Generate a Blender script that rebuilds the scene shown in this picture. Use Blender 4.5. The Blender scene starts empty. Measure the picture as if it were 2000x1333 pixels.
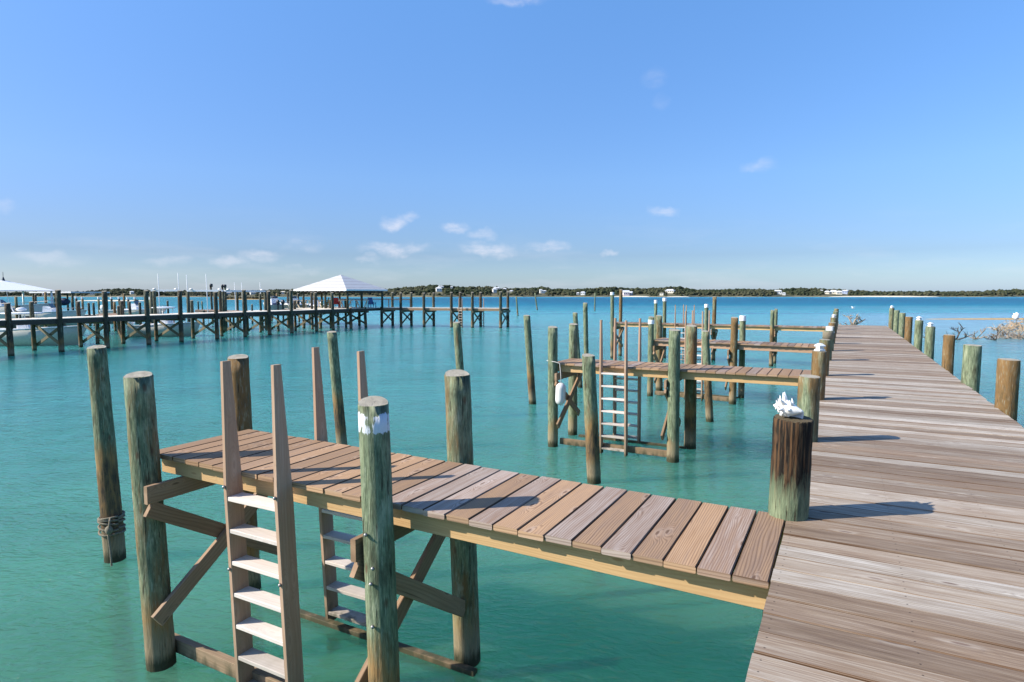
import bpy, math, random
import numpy as np
from mathutils import Vector, Matrix
R = math.radians
random.seed(7)
sc = bpy.context.scene
col = sc.collection

# ------------------------------------------------------------------ camera
YAW, PITCH, FOC, EYE = R(28.22), R(4.346), 1204.0, 3.6
cd = bpy.data.cameras.new('camera'); cam = bpy.data.objects.new('camera', cd); col.objects.link(cam)
cam.location = (0, 0, EYE); cam.rotation_euler = (math.pi/2 - PITCH, 0, YAW)
cd.sensor_width = 36; cd.lens = FOC/2000*36; cd.clip_start = .05; cd.clip_end = 9000
sc.camera = cam
FW = np.array([-math.sin(YAW), math.cos(YAW)]); RT = np.array([math.cos(YAW), math.sin(YAW)])

# ------------------------------------------------------------------ node helper
class NT:
    def __init__(s, tree): s.t = tree; s.n = tree.nodes; s.l = tree.links
    def add(s, typ, **kw):
        n = s.n.new(typ)
        for k, v in kw.items(): setattr(n, k, v)
        return n
    def put(s, sock, v):
        if v is None: return
        if isinstance(v, bpy.types.NodeSocket): s.l.new(v, sock)
        else:
            try: sock.default_value = v
            except Exception: sock.default_value = (*v, 1)
    def math(s, op, a, b=None, c=None, clamp=False):
        n = s.add('ShaderNodeMath', operation=op, use_clamp=clamp)
        s.put(n.inputs[0], a); s.put(n.inputs[1], b)
        if c is not None: s.put(n.inputs[2], c)
        return n.outputs[0]
    def vmath(s, op, a, b=None, out=0):
        n = s.add('ShaderNodeVectorMath', operation=op)
        s.put(n.inputs[0], a)
        if b is not None: s.put(n.inputs[3 if op == 'SCALE' else 1], b)
        return n.outputs[out]
    def noise(s, vec, scale=1., detail=2., rough=.5, dist=0., dims='3D', out=0):
        n = s.add('ShaderNodeTexNoise', noise_dimensions=dims)
        s.put(n.inputs['Vector'], vec); s.put(n.inputs['Scale'], scale); s.put(n.inputs['Detail'], detail)
        s.put(n.inputs['Roughness'], rough); s.put(n.inputs['Distortion'], dist)
        return n.outputs[out]
    def ramp(s, f, pts, interp='LINEAR'):
        n = s.add('ShaderNodeValToRGB'); cr = n.color_ramp; cr.interpolation = interp
        while len(cr.elements) < len(pts): cr.elements.new(.5)
        for e, (p, c) in zip(cr.elements, pts):
            e.position = p; e.color = (c, c, c, 1) if isinstance(c, (int, float)) else (*c, 1)
        s.put(n.inputs[0], f); return n.outputs[0]
    def mr(s, v, a, b, c=0., d=1., smooth=False):
        n = s.add('ShaderNodeMapRange', interpolation_type='SMOOTHSTEP' if smooth else 'LINEAR')
        for i, x in enumerate((v, a, b, c, d)): s.put(n.inputs[i], x)
        return n.outputs[0]
    def mix(s, f, a, b, mode='MIX'):
        n = s.add('ShaderNodeMix', data_type='RGBA', blend_type=mode)
        s.put(n.inputs[0], f); s.put(n.inputs[6], a); s.put(n.inputs[7], b)
        return n.outputs[2]
    def sep(s, v):
        n = s.add('ShaderNodeSeparateXYZ'); s.put(n.inputs[0], v); return n.outputs
    def comb(s, x, y, z=0.):
        n = s.add('ShaderNodeCombineXYZ')
        for i, v in enumerate((x, y, z)): s.put(n.inputs[i], v)
        return n.outputs[0]
    def bump(s, h, strength, dist=.01, normal=None):
        n = s.add('ShaderNodeBump'); s.put(n.inputs['Height'], h); n.inputs['Strength'].default_value = strength
        n.inputs['Distance'].default_value = dist
        if normal is not None: s.put(n.inputs['Normal'], normal)
        return n.outputs[0]

def mat(name):
    m = bpy.data.materials.new(name); m.use_nodes = True
    t = NT(m.node_tree); b = m.node_tree.nodes['Principled BSDF']
    return m, t, b

# ------------------------------------------------------------------ world and sun
SUN_EL = R(35); SUN_DIR = Vector((-.797, -.604, 0)).normalized()
w = bpy.data.worlds.new('World'); sc.world = w; w.use_nodes = True
T = NT(w.node_tree); bg = w.node_tree.nodes['Background']
sky = T.add('ShaderNodeTexSky', sky_type='NISHITA'); sky.sun_disc = False
sky.sun_elevation = SUN_EL; sky.sun_rotation = math.atan2(SUN_DIR.x, SUN_DIR.y)
sky.air_density = 1.0; sky.dust_density = .7; sky.ozone_density = 2.2; sky.altitude = 0
dirv = T.add('ShaderNodeTexCoord').outputs['Generated']
dx, dy, dz = T.sep(dirv)
az = T.math('ARCTAN2', dx, dy); el = T.math('ARCSINE', dz)
hs = T.add('ShaderNodeHueSaturation'); hs.inputs['Saturation'].default_value = 1.12; T.put(hs.inputs['Color'], sky.outputs[0])
tint = T.ramp(T.mr(el, 0, .55), [(0, (.62,.77,1.30)), (.05, (.54,.67,1.04)), (.11, (.47,.56,.86)), (.32, (.66,.74,1.0)), (1, (.92, 1.0, 1.2))])
tint = T.vmath('MULTIPLY', tint, T.mix(T.mr(el, .1, .5), (1., 1., 1.), (1.12, 1.27, 1.28)))
skyc = T.mix(1., hs.outputs[0], tint, 'MULTIPLY')
skyc = T.vmath('MULTIPLY', skyc, T.mix(T.mr(az, -1.25, -.55), (.86, .86, .84), (1., 1.02, .97)))
p2 = T.comb(az, el, 0.)
wv = T.vmath('SCALE', T.vmath('SUBTRACT', T.noise(p2, 22, 3, .6, out=1), (.5, .5, .5)), .035)
pw = T.vmath('ADD', p2, wv)
# small clouds: azimuth, elevation, half width, half height, strength
CL = [(-.6807,.1137,.026,.013,.9),(-.6552,.1213,.020,.008,.5),(-.5827,.1065,.025,.012,.9),(-.5418,.0963,.024,.010,.55),
(-.5296,.0729,.052,.014,.95),(-.4333,.0753,.038,.009,.6),(-.6798,.0701,.058,.014,.85),(-.7226,.0528,.024,.007,.45),(-.2553,.1296,.026,.009,.6),
(-.3372,.0616,.02,.006,.55),(-.1174,.1884,.028,.012,.38),(-.2703,.3184,.020,.018,.15),(-.2582,.2862,.018,.012,.13),(-1.1326,.0448,.045,.010,.4),(-.9974,.0468,.038,.009,.4),
(-.9218,.0501,.034,.011,.6),(-.8764,.0586,.038,.012,.65),(-.8181,.0738,.035,.009,.25),(-.8152,.039,.033,.007,.35),(-.4845,.430,.05,.010,.5),(-1.179,.107,.02,.012,.3)]
msk = None
for a_, e_, wa, we, st in CL:
    q = T.vmath('MULTIPLY', T.vmath('SUBTRACT', pw, (a_, e_, 0.)), (1/wa, 1/we, 0.))
    m_ = T.mr(T.vmath('LENGTH', q, out=1), 1.15, .25, 0., st, True)
    msk = m_ if msk is None else T.math('MAXIMUM', msk, m_)
wisp = T.noise(T.vmath('MULTIPLY', p2, (26, 70, 1)), 1., 5, .62)
msk = T.math('MULTIPLY', msk, T.mr(wisp, .3, .62, .15, 1.))
haze_wisps = T.math('MULTIPLY', T.mr(T.noise(T.vmath('MULTIPLY', p2, (5, 26, 1)), 1., 5, .6), .5, .8, 0., .45), T.mr(el, .01, .13, 1., 0.))
msk = T.math('MAXIMUM', msk, haze_wisps, clamp=True)
skyc = T.mix(T.math('MULTIPLY', msk, .62), skyc, (5.0, 5.0, 5.5))
T.put(bg.inputs[0], skyc); bg.inputs[1].default_value = .098

sd = bpy.data.lights.new('sun', 'SUN'); sun = bpy.data.objects.new('sun', sd); col.objects.link(sun)
sd.energy = 4.4; sd.angle = R(.53); sd.color = (1., .925, .80)
sun.rotation_euler = Vector((SUN_DIR.x*math.cos(SUN_EL), SUN_DIR.y*math.cos(SUN_EL), math.sin(SUN_EL))).to_track_quat('Z', 'Y').to_euler()
sc.view_settings.view_transform = 'Standard'; sc.view_settings.look = 'None'; sc.view_settings.exposure = .93; sc.view_settings.gamma = 1

# ------------------------------------------------------------------ materials
def wood(name, cols, dark=(.1,.06,.035), ring=.35, ringf=55, fib=.28, knots=.5, nails=False, rough=.75, edge=0., patch=0., patchcol=(.3,.2,.12), contrast=.5, wet=False, bump=.35, warpa=11, knt=.60, fine=.5, brr=.86, halo=.22):
    m, t, b = mat(name)
    uv = t.add('ShaderNodeUVMap', uv_map='uv').outputs[0]
    rn = t.add('ShaderNodeAttribute', attribute_name='rnd'); r, g, bb = t.sep(rn.outputs['Vector'])
    u, v, _ = t.sep(uv)
    pu = t.math('ADD', u, t.math('MULTIPLY', r, 37)); pv = t.math('ADD', v, t.math('MULTIPLY', g, 11)); pz = t.math('MULTIPLY', bb, 20)
    P = t.comb(pu, pv, pz)
    warp = t.noise(t.vmath('MULTIPLY', P, (.9, 4.5, 1)), 1, 1, .4)
    vo = t.add('ShaderNodeTexVoronoi', voronoi_dimensions='2D', feature='F1'); vo.inputs['Randomness'].default_value = 1
    t.put(vo.inputs['Vector'], t.vmath('MULTIPLY', P, (2.1, 7.5, 1))); vo.inputs['Scale'].default_value = 1
    kd = vo.outputs['Distance']
    kf = t.mr(kd, 0, .5, 1, 0, True)
    kg = t.mr(t.sep(vo.outputs['Color'])[0], knt, knt+.04)          # only some cells hold a knot
    Rr = t.math('ADD', t.math('MULTIPLY', pv, ringf), t.math('ADD', t.math('MULTIPLY', warp, warpa), t.math('MULTIPLY', kf, t.math('MULTIPLY', kg, 9))))
    rg = t.math('POWER', t.math('ADD', t.math('MULTIPLY', t.math('SINE', t.math('MULTIPLY', Rr, 3.)), .5), .5), 2.2)
    fiber = t.noise(t.vmath('MULTIPLY', P, (2.5, 150, 1)), 1, 4, .65)
    streak = t.noise(t.vmath('MULTIPLY', P, (1.3, 16, 1)), 1, 5, .65)
    band_ = t.noise(t.vmath('MULTIPLY', P, (2.6, 48, 1)), 1, 5, .65)
    tone = t.math('ADD', t.math('ADD', t.math('MULTIPLY', streak, .6), t.math('MULTIPLY', t.math('SUBTRACT', band_, .5), fine)), t.math('ADD', .15, t.math('MULTIPLY', r, contrast)))
    n = len(cols); c = t.ramp(t.mr(tone, .25, .75+contrast*.8), [(i/(n-1), cc) for i, cc in enumerate(cols)])
    if patch > 0:
        pos = t.add('ShaderNodeNewGeometry').outputs['Position']
        pn = t.noise(t.vmath('MULTIPLY', pos, (.55, 1.6, 1)), 1, 5, .65)
        c = t.mix(t.math('MULTIPLY', t.mr(pn, .5, .72), patch), c, patchcol)
    # checks: thin dark drying cracks along the grain
    crk = t.mr(t.noise(t.vmath('MULTIPLY', P, (1.3, 75, 3)), 1, 2, .5), .30, .24)
    c = t.mix(t.math('MULTIPLY', rg, ring), c, dark)
    c = t.mix(t.math('MULTIPLY', t.mr(fiber, .35, .7), fib), c, dark)
    c = t.mix(t.math('MULTIPLY', crk, .55), c, dark)
    c = t.mix(t.math('MULTIPLY', t.math('MULTIPLY', t.mr(kd, .30, .12, 0, 1, True), t.math('MULTIPLY', kg, t.mr(fiber, .3, .6))), halo), c, tuple(min(1, q*1.25) for q in cols[-1]))
    c = t.mix(t.math('MULTIPLY', t.math('MULTIPLY', t.mr(kd, .05, .11, 1, 0, True), kg), knots), c, dark)
    if nails:
        um = t.math('ABSOLUTE', t.math('SUBTRACT', t.math('MODULO', t.math('ADD', u, 10.), .61), .28))
        vm = t.math('ABSOLUTE', t.math('SUBTRACT', t.math('ABSOLUTE', v), .05))
        d = t.math('SQRT', t.math('ADD', t.math('POWER', um, 2), t.math('POWER', vm, 2)))
        c = t.mix(t.mr(d, .0035, .006, .8, 0), c, (.03, .02, .015))
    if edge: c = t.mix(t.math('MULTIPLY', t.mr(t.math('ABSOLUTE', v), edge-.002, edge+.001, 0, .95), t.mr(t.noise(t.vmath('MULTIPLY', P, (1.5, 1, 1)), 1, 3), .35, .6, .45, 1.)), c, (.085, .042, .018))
    br = t.mr(bb, 0, 1, brr, 1.12)
    c = t.vmath('SCALE', c, br)
    if wet:
        z = t.sep(t.add('ShaderNodeNewGeometry').outputs['Position'])[2]
        zn = t.math('ADD', z, t.math('MULTIPLY', t.math('SUBTRACT', t.noise(t.vmath('MULTIPLY', t.add('ShaderNodeNewGeometry').outputs['Position'], (9, 9, 4)), 1, 3), .5), .5))
        c = t.mix(t.mr(zn, .9, .10, 0, .6), c, (.13, .105, .06))
        c = t.mix(t.mr(zn, .16, .03, 0, .85), c, (.035, .04, .02))
    t.put(b.inputs['Base Color'], c); b.inputs['Roughness'].default_value = rough; b.inputs['Specular IOR Level'].default_value = .3
    h = t.math('ADD', t.math('MULTIPLY', fiber, -.5), t.math('ADD', t.math('MULTIPLY', rg, -.25), t.math('MULTIPLY', crk, -.9)))
    t.put(b.inputs['Normal'], t.bump(h, bump, .004))
    return m
M = {}
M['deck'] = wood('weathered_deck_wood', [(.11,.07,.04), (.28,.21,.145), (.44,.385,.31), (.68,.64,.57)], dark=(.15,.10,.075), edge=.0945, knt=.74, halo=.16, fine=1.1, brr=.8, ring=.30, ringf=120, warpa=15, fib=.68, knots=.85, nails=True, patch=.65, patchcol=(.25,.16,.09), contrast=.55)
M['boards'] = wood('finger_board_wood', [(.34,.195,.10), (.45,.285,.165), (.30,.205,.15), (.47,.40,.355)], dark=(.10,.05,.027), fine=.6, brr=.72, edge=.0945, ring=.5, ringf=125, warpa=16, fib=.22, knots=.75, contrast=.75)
M['fresh'] = wood('yellow_pine_wood', [(.44,.27,.12), (.56,.37,.18), (.64,.45,.245)], dark=(.36,.18,.07), ring=.22, ringf=90, warpa=16, fib=.15, knots=.7, contrast=.3)
M['timber'] = wood('brown_timber_wood', [(.20,.125,.07), (.33,.21,.125), (.42,.30,.21)], dark=(.10,.055,.03), ring=.3, fib=.25, knots=.7, contrast=.5, wet=True)
M['ladder'] = wood('pale_ladder_wood', [(.31,.19,.115), (.42,.28,.19), (.52,.39,.30)], dark=(.28,.16,.10), ring=.28, fib=.2, knots=.4, contrast=.4, wet=True)
M['tread'] = wood('pale_tread_wood', [(.56,.48,.43), (.68,.61,.56), (.76,.71,.67)], dark=(.38,.28,.22), ring=.15, fib=.2, knots=.2, contrast=.4, wet=True)
M['darkdeck'] = wood('grey_pier_wood', [(.62,.54,.44), (.72,.65,.55), (.80,.73,.62)], dark=(.2,.15,.11), ring=.1, fib=.2, knots=.2, contrast=.4)
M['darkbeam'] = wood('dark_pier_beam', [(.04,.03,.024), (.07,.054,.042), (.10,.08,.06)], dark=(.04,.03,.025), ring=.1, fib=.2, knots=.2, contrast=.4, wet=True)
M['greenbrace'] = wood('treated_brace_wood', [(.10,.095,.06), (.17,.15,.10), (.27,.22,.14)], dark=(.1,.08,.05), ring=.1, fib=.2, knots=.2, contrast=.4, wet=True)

def pilemat(name, g1, g2, br1, br2, top=(.34,.31,.25), sh=1.):
    m, t, b = mat(name)
    tc = t.add('ShaderNodeTexCoord'); ob = tc.outputs['Object']; oi = t.add('ShaderNodeObjectInfo').outputs['Random']
    geo = t.add('ShaderNodeNewGeometry'); pos = geo.outputs['Position']; z = t.sep(pos)[2]
    def at(n): return t.add('ShaderNodeAttribute', attribute_type='OBJECT', attribute_name=n).outputs['Fac']
    P = t.vmath('ADD', ob, t.comb(t.math('MULTIPLY', oi, 13), t.math('MULTIPLY', oi, 7), t.math('MULTIPLY', oi, 31)))
    big = t.noise(t.vmath('MULTIPLY', P, (6, 6, 1.1)), 1, 4, .6)
    mid = t.noise(t.vmath('MULTIPLY', P, (26, 26, 4.)), 1, 5, .7)
    fib = t.noise(t.vmath('MULTIPLY', P, (90, 90, 8.)), 1, 4, .65)
    crk = t.mr(t.noise(t.vmath('MULTIPLY', P, (36, 36, 2.6)), 1, 3, .6), .36, .31)
    blot = t.noise(t.vmath('MULTIPLY', P, (11, 11, 3.2)), 1, 5, .68)
    c = t.mix(t.mr(mid, .35, .65), g1, g2)
    bm = t.mr(t.math('ADD', t.math('ADD', t.math('MULTIPLY', big, .75), t.math('MULTIPLY', mid, .25)), t.math('MULTIPLY', at('brown'), .5)), .58, .72)
    brn = t.mix(t.mr(fib, .35, .65), br1, br2)
    c = t.mix(bm, c, brn)
    # charred / rotten upper part
    dk = at('char'); zl = t.sep(ob)[2]; chn = t.noise(t.vmath('MULTIPLY', P, (42, 42, 2.2)), 1, 3, .6)
    c = t.mix(t.math('MULTIPLY', dk, t.mr(t.math('ADD', z, t.math('MULTIPLY', t.math('SUBTRACT', mid, .5), .7)), 2.14, 2.34)), c, t.mix(t.mr(chn, .47, .64), (.006,.004,.003), (.095,.05,.022)))
    c = t.mix(t.mr(fib, .48, .74, 0, .7), c, (.05, .042, .026))
    c = t.mix(t.math('MULTIPLY', t.math('SUBTRACT', 1., dk), t.mr(fib, .44, .28, 0, .55)), c, (.46, .47, .36))
    c = t.mix(t.math('MULTIPLY', crk, .8), c, (.035, .025, .015))
    c = t.mix(t.math('MULTIPLY', t.math('SUBTRACT', 1., dk), t.mr(blot, .50, .66, 0, .62)), c, (.055, .050, .028))
    c = t.mix(t.math('MULTIPLY', t.math('SUBTRACT', 1., dk), t.mr(blot, .44, .30, 0, .5)), c, (.36, .38, .27))
    # knots
    vo = t.add('ShaderNodeTexVoronoi'); t.put(vo.inputs['Vector'], t.vmath('MULTIPLY', P, (7, 7, 3.0))); vo.inputs['Scale'].default_value = 1
    c = t.mix(t.mr(vo.outputs['Distance'], .07, .16, .75, 0), c, (.10, .055, .03))
    # tide stain
    zz = t.math('ADD', z, t.math('MULTIPLY', t.math('SUBTRACT', big, .5), 1.1))
    tide = t.math('SUBTRACT', at('tide'), 0.)
    zt = t.math('SUBTRACT', zz, tide)
    c = t.mix(t.math('MULTIPLY', t.math('MULTIPLY', t.mr(zt, .30, .0), t.mr(z, .15, .5)), t.mr(mid, .3, .6, .35, .95)), c, (.27, .15, .055))
    c = t.mix(t.math('MULTIPLY', t.mr(zt, -.02, -.22), t.mr(mid, .62, .42, .25, .92)), c, (.05, .038, .028))
    c = t.mix(t.math('MULTIPLY', t.mr(t.math('ADD', z, t.math('MULTIPLY', t.math('SUBTRACT', mid, .5), .6)), .50, .28), t.mr(fib, .35, .6, .35, .9)), c, (.27, .21, .13))
    c = t.mix(t.mr(t.math('ADD', z, t.math('MULTIPLY', t.math('SUBTRACT', mid, .5), .25)), .17, .07, 0, .92), c, (.03, .034, .016))
    # flaking white paint
    pz = at('paint'); pd = t.math('ABSOLUTE', t.math('SUBTRACT', z, pz))
    pn = t.math('ADD', t.mr(pd, .10, .055), t.math('ADD', t.math('MULTIPLY', t.math('SUBTRACT', mid, .5), 2.6), t.math('MULTIPLY', t.math('SUBTRACT', blot, .5), 2.2)))
    c = t.mix(t.math('MULTIPLY', t.mr(pn, .78, .90), t.mr(pd, .13, .09)), c, (.60, .62, .66))
    # cut top
    nz = t.sep(geo.outputs['True Normal'])[2]
    rr = t.vmath('LENGTH', t.vmath('MULTIPLY', ob, (1, 1, 0)), out=1)
    rings = t.math('ADD', t.math('MULTIPLY', t.math('SINE', t.math('MULTIPLY', rr, 420)), .12), .95)
    tcx = t.vmath('SCALE', t.mix(t.mr(t.noise(P, 14, 3), .4, .65), top, tuple(x*.72 for x in top)), rings)
    tcx = t.mix(dk, tcx, (.10, .075, .04))
    c = t.mix(t.mr(nz, .7, .85), c, tcx)
    t.put(b.inputs['Base Color'], c); b.inputs['Roughness'].default_value = .82; b.inputs['Specular IOR Level'].default_value = .25
    h = t.math('ADD', t.math('MULTIPLY', crk, -1.), t.math('ADD', t.math('MULTIPLY', mid, .5), t.math('MULTIPLY', fib, .5)))
    t.put(b.inputs['Normal'], t.bump(h, .9, .014))
    return m
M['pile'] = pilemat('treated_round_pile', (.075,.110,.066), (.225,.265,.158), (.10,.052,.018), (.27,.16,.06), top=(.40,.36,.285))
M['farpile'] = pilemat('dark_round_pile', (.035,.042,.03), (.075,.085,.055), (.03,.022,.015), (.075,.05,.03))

def plain(name, c, rough=.5, spec=.5, metal=0., var=.12, scale=8., bump=0.):
    m, t, b = mat(name)
    ob = t.add('ShaderNodeTexCoord').outputs['Object']
    n = t.noise(ob, scale, 4, .6)
    cc = t.mix(t.mr(n, .3, .7), tuple(x*(1-var) for x in c), tuple(min(1, x*(1+var*.6)) for x in c))
    t.put(b.inputs['Base Color'], cc); b.inputs['Roughness'].default_value = rough; b.inputs['Specular IOR Level'].default_value = spec; b.inputs['Metallic'].default_value = metal
    if bump: t.put(b.inputs['Normal'], t.bump(t.noise(ob, scale*6, 3), bump, .01))
    return m
M['white'] = plain('white_gelcoat', (.78,.78,.78), .35)
M['hull'] = plain('offwhite_hull', (.50,.48,.40), .35)
M['paint'] = plain('white_paint', (.80,.80,.80), .6, var=.15, scale=20)
M['shell'] = plain('conch_shell', (.84,.82,.78), .4, var=.08, scale=40, bump=.3)
M['shellin'] = plain('conch_inside', (.72,.72,.76), .3, var=.05)
M['rope'] = plain('old_rope', (.20,.17,.12), .9, var=.4, scale=60, bump=.5)
M['whiterope'] = plain('white_rope', (.55,.53,.5), .9, var=.2, scale=60)
M['fender'] = plain('vinyl_fender', (.62,.61,.60), .45, var=.12, scale=15)
M['black'] = plain('black_plastic', (.02,.022,.03), .4)
M['navy'] = plain('navy_canvas', (.03,.045,.11), .6)
M['glass'] = plain('tinted_glass', (.05,.07,.09), .1, 1.)
M['steel'] = plain('galvanised_steel', (.30,.29,.28), .45, metal=.8)
M['red'] = plain('red_plastic', (.55,.05,.06), .5)
M['greenp'] = plain('green_plastic', (.08,.16,.07), .5)
M['cream'] = plain('cream_wood', (.62,.50,.36), .6, var=.2)
M['blue'] = plain('blue_fabric', (.06,.14,.35), .7)
M['branch'] = plain('bleached_driftwood', (.30,.24,.18), .85, var=.35, scale=5)
M['darkbranch'] = plain('wet_driftwood', (.06,.045,.035), .7, var=.3)
M['twig'] = plain('dry_brush_twigs', (.46,.34,.22), .85, var=.4, scale=3)
M['sand'] = plain('pale_sand', (.62,.55,.42), .9, var=.1, scale=.2)
M['weed'] = plain('golden_sargassum', (.42,.27,.09), .9, var=.3, scale=1.5)
M['bird'] = plain('white_feathers', (.8,.8,.8), .7)
for k, c in dict(h_white=(.62,.62,.60), h_cream=(.62,.58,.48), h_blue=(.28,.34,.48), h_pink=(.72,.60,.62), h_grey=(.45,.47,.5)).items(): M[k] = plain('house_wall_'+k[2:], c, .7)
for k, c in dict(r_white=(.64,.65,.66), r_grey=(.55,.56,.58), r_tan=(.55,.50,.40)).items(): M[k] = plain('house_roof_'+k[2:], c, .6)
M['window'] = plain('window_glass', (.04,.05,.07), .15, 1.)

def roofmat():
    m, t, b = mat('white_metal_roof')
    z = t.sep(t.add('ShaderNodeNewGeometry').outputs['Position'])[2]
    zz = t.math('ADD', z, t.math('MULTIPLY', t.noise(t.add('ShaderNodeTexCoord').outputs['Object'], .6, 2), .12))
    f = t.math('MODULO', zz, .33)
    s = t.mr(t.math('ABSOLUTE', t.math('SUBTRACT', f, .06)), .012, .04, 1, 0)
    t.put(b.inputs['Base Color'], t.mix(t.math('MULTIPLY', s, .55), (.50,.49,.485), (.26,.22,.21))); b.inputs['Roughness'].default_value = .5
    t.put(b.inputs['Normal'], t.bump(f, .6, .08)); return m
M['roof'] = roofmat()

def leafmat():
    m, t, b = mat('island_foliage')
    pos = t.add('ShaderNodeNewGeometry').outputs['Position']
    a = t.add('ShaderNodeAttribute', attribute_name='rnd'); r, g, bb = t.sep(a.outputs['Vector'])
    c = t.ramp(r, [(0, (.012,.020,.011)), (.4, (.026,.036,.018)), (.7, (.046,.053,.027)), (.9, (.070,.066,.040)), (1, (.11,.09,.065))])
    c = t.mix(t.mr(t.noise(pos, .012, 3), .4, .65, 0, .5), c, (.085, .078, .050))
    c = t.vmath('SCALE', c, t.mr(t.noise(pos, 1.2, 3), .3, .7, .6, 1.5))
    t.put(b.inputs['Base Color'], c); b.inputs['Roughness'].default_value = .9; b.inputs['Specular IOR Level'].default_value = .1
    return m
M['leaf'] = leafmat()
def landmat():
    m, t, b = mat('island_ground')
    pos = t.add('ShaderNodeNewGeometry').outputs['Position']; z = t.sep(pos)[2]
    c = t.mix(t.mr(t.noise(pos, .05, 4), .4, .6), (.05,.055,.028), (.11,.10,.055))
    zn = t.math('ADD', z, t.math('MULTIPLY', t.math('SUBTRACT', t.noise(pos, .08, 3), .5), 1.6))
    c = t.mix(t.mr(zn, .9, .2), c, (.22, .18, .12))
    t.put(b.inputs['Base Color'], c); b.inputs['Roughness'].default_value = .95; return m
M['land'] = landmat()

def watermat():
    m, t, b = mat('turquoise_sea_water')
    geo = t.add('ShaderNodeNewGeometry'); pos = geo.outputs['Position']
    x, y, z = t.sep(pos)
    s = t.math('ADD', t.math('MULTIPLY', x, FW[0]), t.math('MULTIPLY', y, FW[1]))      # metres offshore
    l = t.math('ADD', t.math('MULTIPLY', x, RT[0]), t.math('MULTIPLY', y, RT[1]))      # metres along the shore
    sl = t.comb(s, l, 0.)
    wob = t.noise(t.vmath('MULTIPLY', sl, (.02, .004, 0)), 1, 4, .55)
    ls = t.math('LOGARITHM', t.math('MAXIMUM', s, 1.), 10.)
    ls = t.math('ADD', ls, t.math('MULTIPLY', t.math('SUBTRACT', wob, .5), .16))
    f = t.math('DIVIDE', ls, 3.)
    def d(mm): return math.log10(mm)/3
    c = t.ramp(f, [(d(4), (.090,.245,.150)), (d(9), (.082,.255,.180)), (d(16), (.062,.255,.215)), (d(30), (.045,.275,.26)), (d(60), (.05,.30,.30)),
                   (d(105), (.060,.33,.34)), (d(150), (.022,.24,.29)), (d(215), (.008,.16,.25)), (d(330), (.010,.115,.20)), (d(480), (.010,.115,.20)), (d(650), (.015,.18,.31)), (d(790), (.04,.28,.33))])
    # seagrass bands and sand bars seen through the shallows
    bn = t.noise(t.vmath('MULTIPLY', sl, (.05, .0045, 0)), 1, 4, .6)
    far = t.math('MULTIPLY', t.mr(s, 55, 100), t.mr(s, 600, 400))
    c = t.mix(t.math('MULTIPLY', t.math('MULTIPLY', t.mr(s, 90, 200), t.mr(t.math('DIVIDE', l, t.math('MAXIMUM', s, 1.)), -.05, -.55)), .6), c, (.06,.27,.28))   # shallower towards the marina
    c = t.mix(t.math('MULTIPLY', t.math('MULTIPLY', t.mr(bn, .52, .62), far), .45), c, (.012,.13,.24))
    bn2 = t.noise(t.vmath('ADD', t.vmath('MULTIPLY', sl, (.04, .006, 0)), (7.3, 2.1, 0)), 1, 4, .6)
    c = t.mix(t.math('MULTIPLY', t.math('MULTIPLY', t.mr(bn2, .5, .62), t.math('MULTIPLY', t.mr(s, 60, 85), t.mr(s, 210, 150))), .5), c, (.19,.38,.40))
    # dark weed line off the end of the pier
    ln = t.math('ABSOLUTE', t.math('SUBTRACT', t.math('ADD', s, t.math('MULTIPLY', t.math('SUBTRACT', wob, .5), 14.)), 116.))
    c = t.mix(t.math('MULTIPLY', t.mr(ln, 4.5, 2., 0, .75), t.mr(l, 12, 30)), c, (.05,.17,.25))
    # pale shallow shoal right of the pier, bluish sky reflection mixed into its colour
    rs = t.math('MULTIPLY', t.mr(l, 16, 48, smooth=True), t.math('MULTIPLY', t.mr(s, 10, 30), t.mr(s, 125, 100)))
    rs = t.math('MULTIPLY', rs, t.mr(x, -10, 6))
    c = t.mix(t.math('MULTIPLY', rs, .75), c, (.19,.34,.42))
    # cloudy patches of stirred silt close in
    ns = t.noise(pos, .35, 4, .6)
    c = t.vmath('SCALE', c, t.math('MULTIPLY', t.mr(ns, .3, .7, .84, 1.14), t.mr(s, 12, 60, .98, .84)))
    t.put(b.inputs['Base Color'], c)
    b.inputs['Subsurface Weight'].default_value = .88; b.subsurface_method = 'BURLEY'; b.inputs['Subsurface Radius'].default_value = (.5, 1.2, 1.); b.inputs['Subsurface Scale'].default_value = 6.
    t.put(b.inputs['Roughness'], t.mr(s, 40, 200, .12, .40)); b.inputs['IOR'].default_value = 1.33; t.put(b.inputs['Specular IOR Level'], t.mr(s, 40, 220, .85, .14))
    # ripples
    pr = t.vmath('ADD', pos, t.vmath('SCALE', t.noise(pos, .5, 2, out=1), .5))
    rot = t.add('ShaderNodeVectorRotate', rotation_type='Z_AXIS'); t.put(rot.inputs['Vector'], pr); rot.inputs['Angle'].default_value = R(-22)
    rp = rot.outputs[0]
    w1 = t.noise(t.vmath('MULTIPLY', rp, (6, 12, 1)), 1, 2, .5, .4)
    w2 = t.noise(t.vmath('MULTIPLY', rp, (1.3, 3.0, 1)), 1, 3, .55, .4)
    w3 = t.noise(t.vmath('MULTIPLY', rp, (.22, .5, 1)), 1, 3, .55)
    gust = t.mr(t.noise(pos, .09, 3), .35, .65, .6, 1.25)
    h = t.math('ADD', t.math('MULTIPLY', w1, .078), t.math('ADD', t.math('MULTIPLY', w2, .095), t.math('MULTIPLY', w3, .2)))
    h = t.math('MULTIPLY', h, gust)
    t.put(b.inputs['Normal'], t.bump(h, 1., .42))
    # partly clear where looked at steeply
    lw = t.add('ShaderNodeLayerWeight'); lw.inputs[0].default_value = .5
    tr = t.add('ShaderNodeBsdfTransparent'); tr.inputs[0].default_value = (.35, .8, .68, 1)
    ms = t.add('ShaderNodeMixShader')
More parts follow.
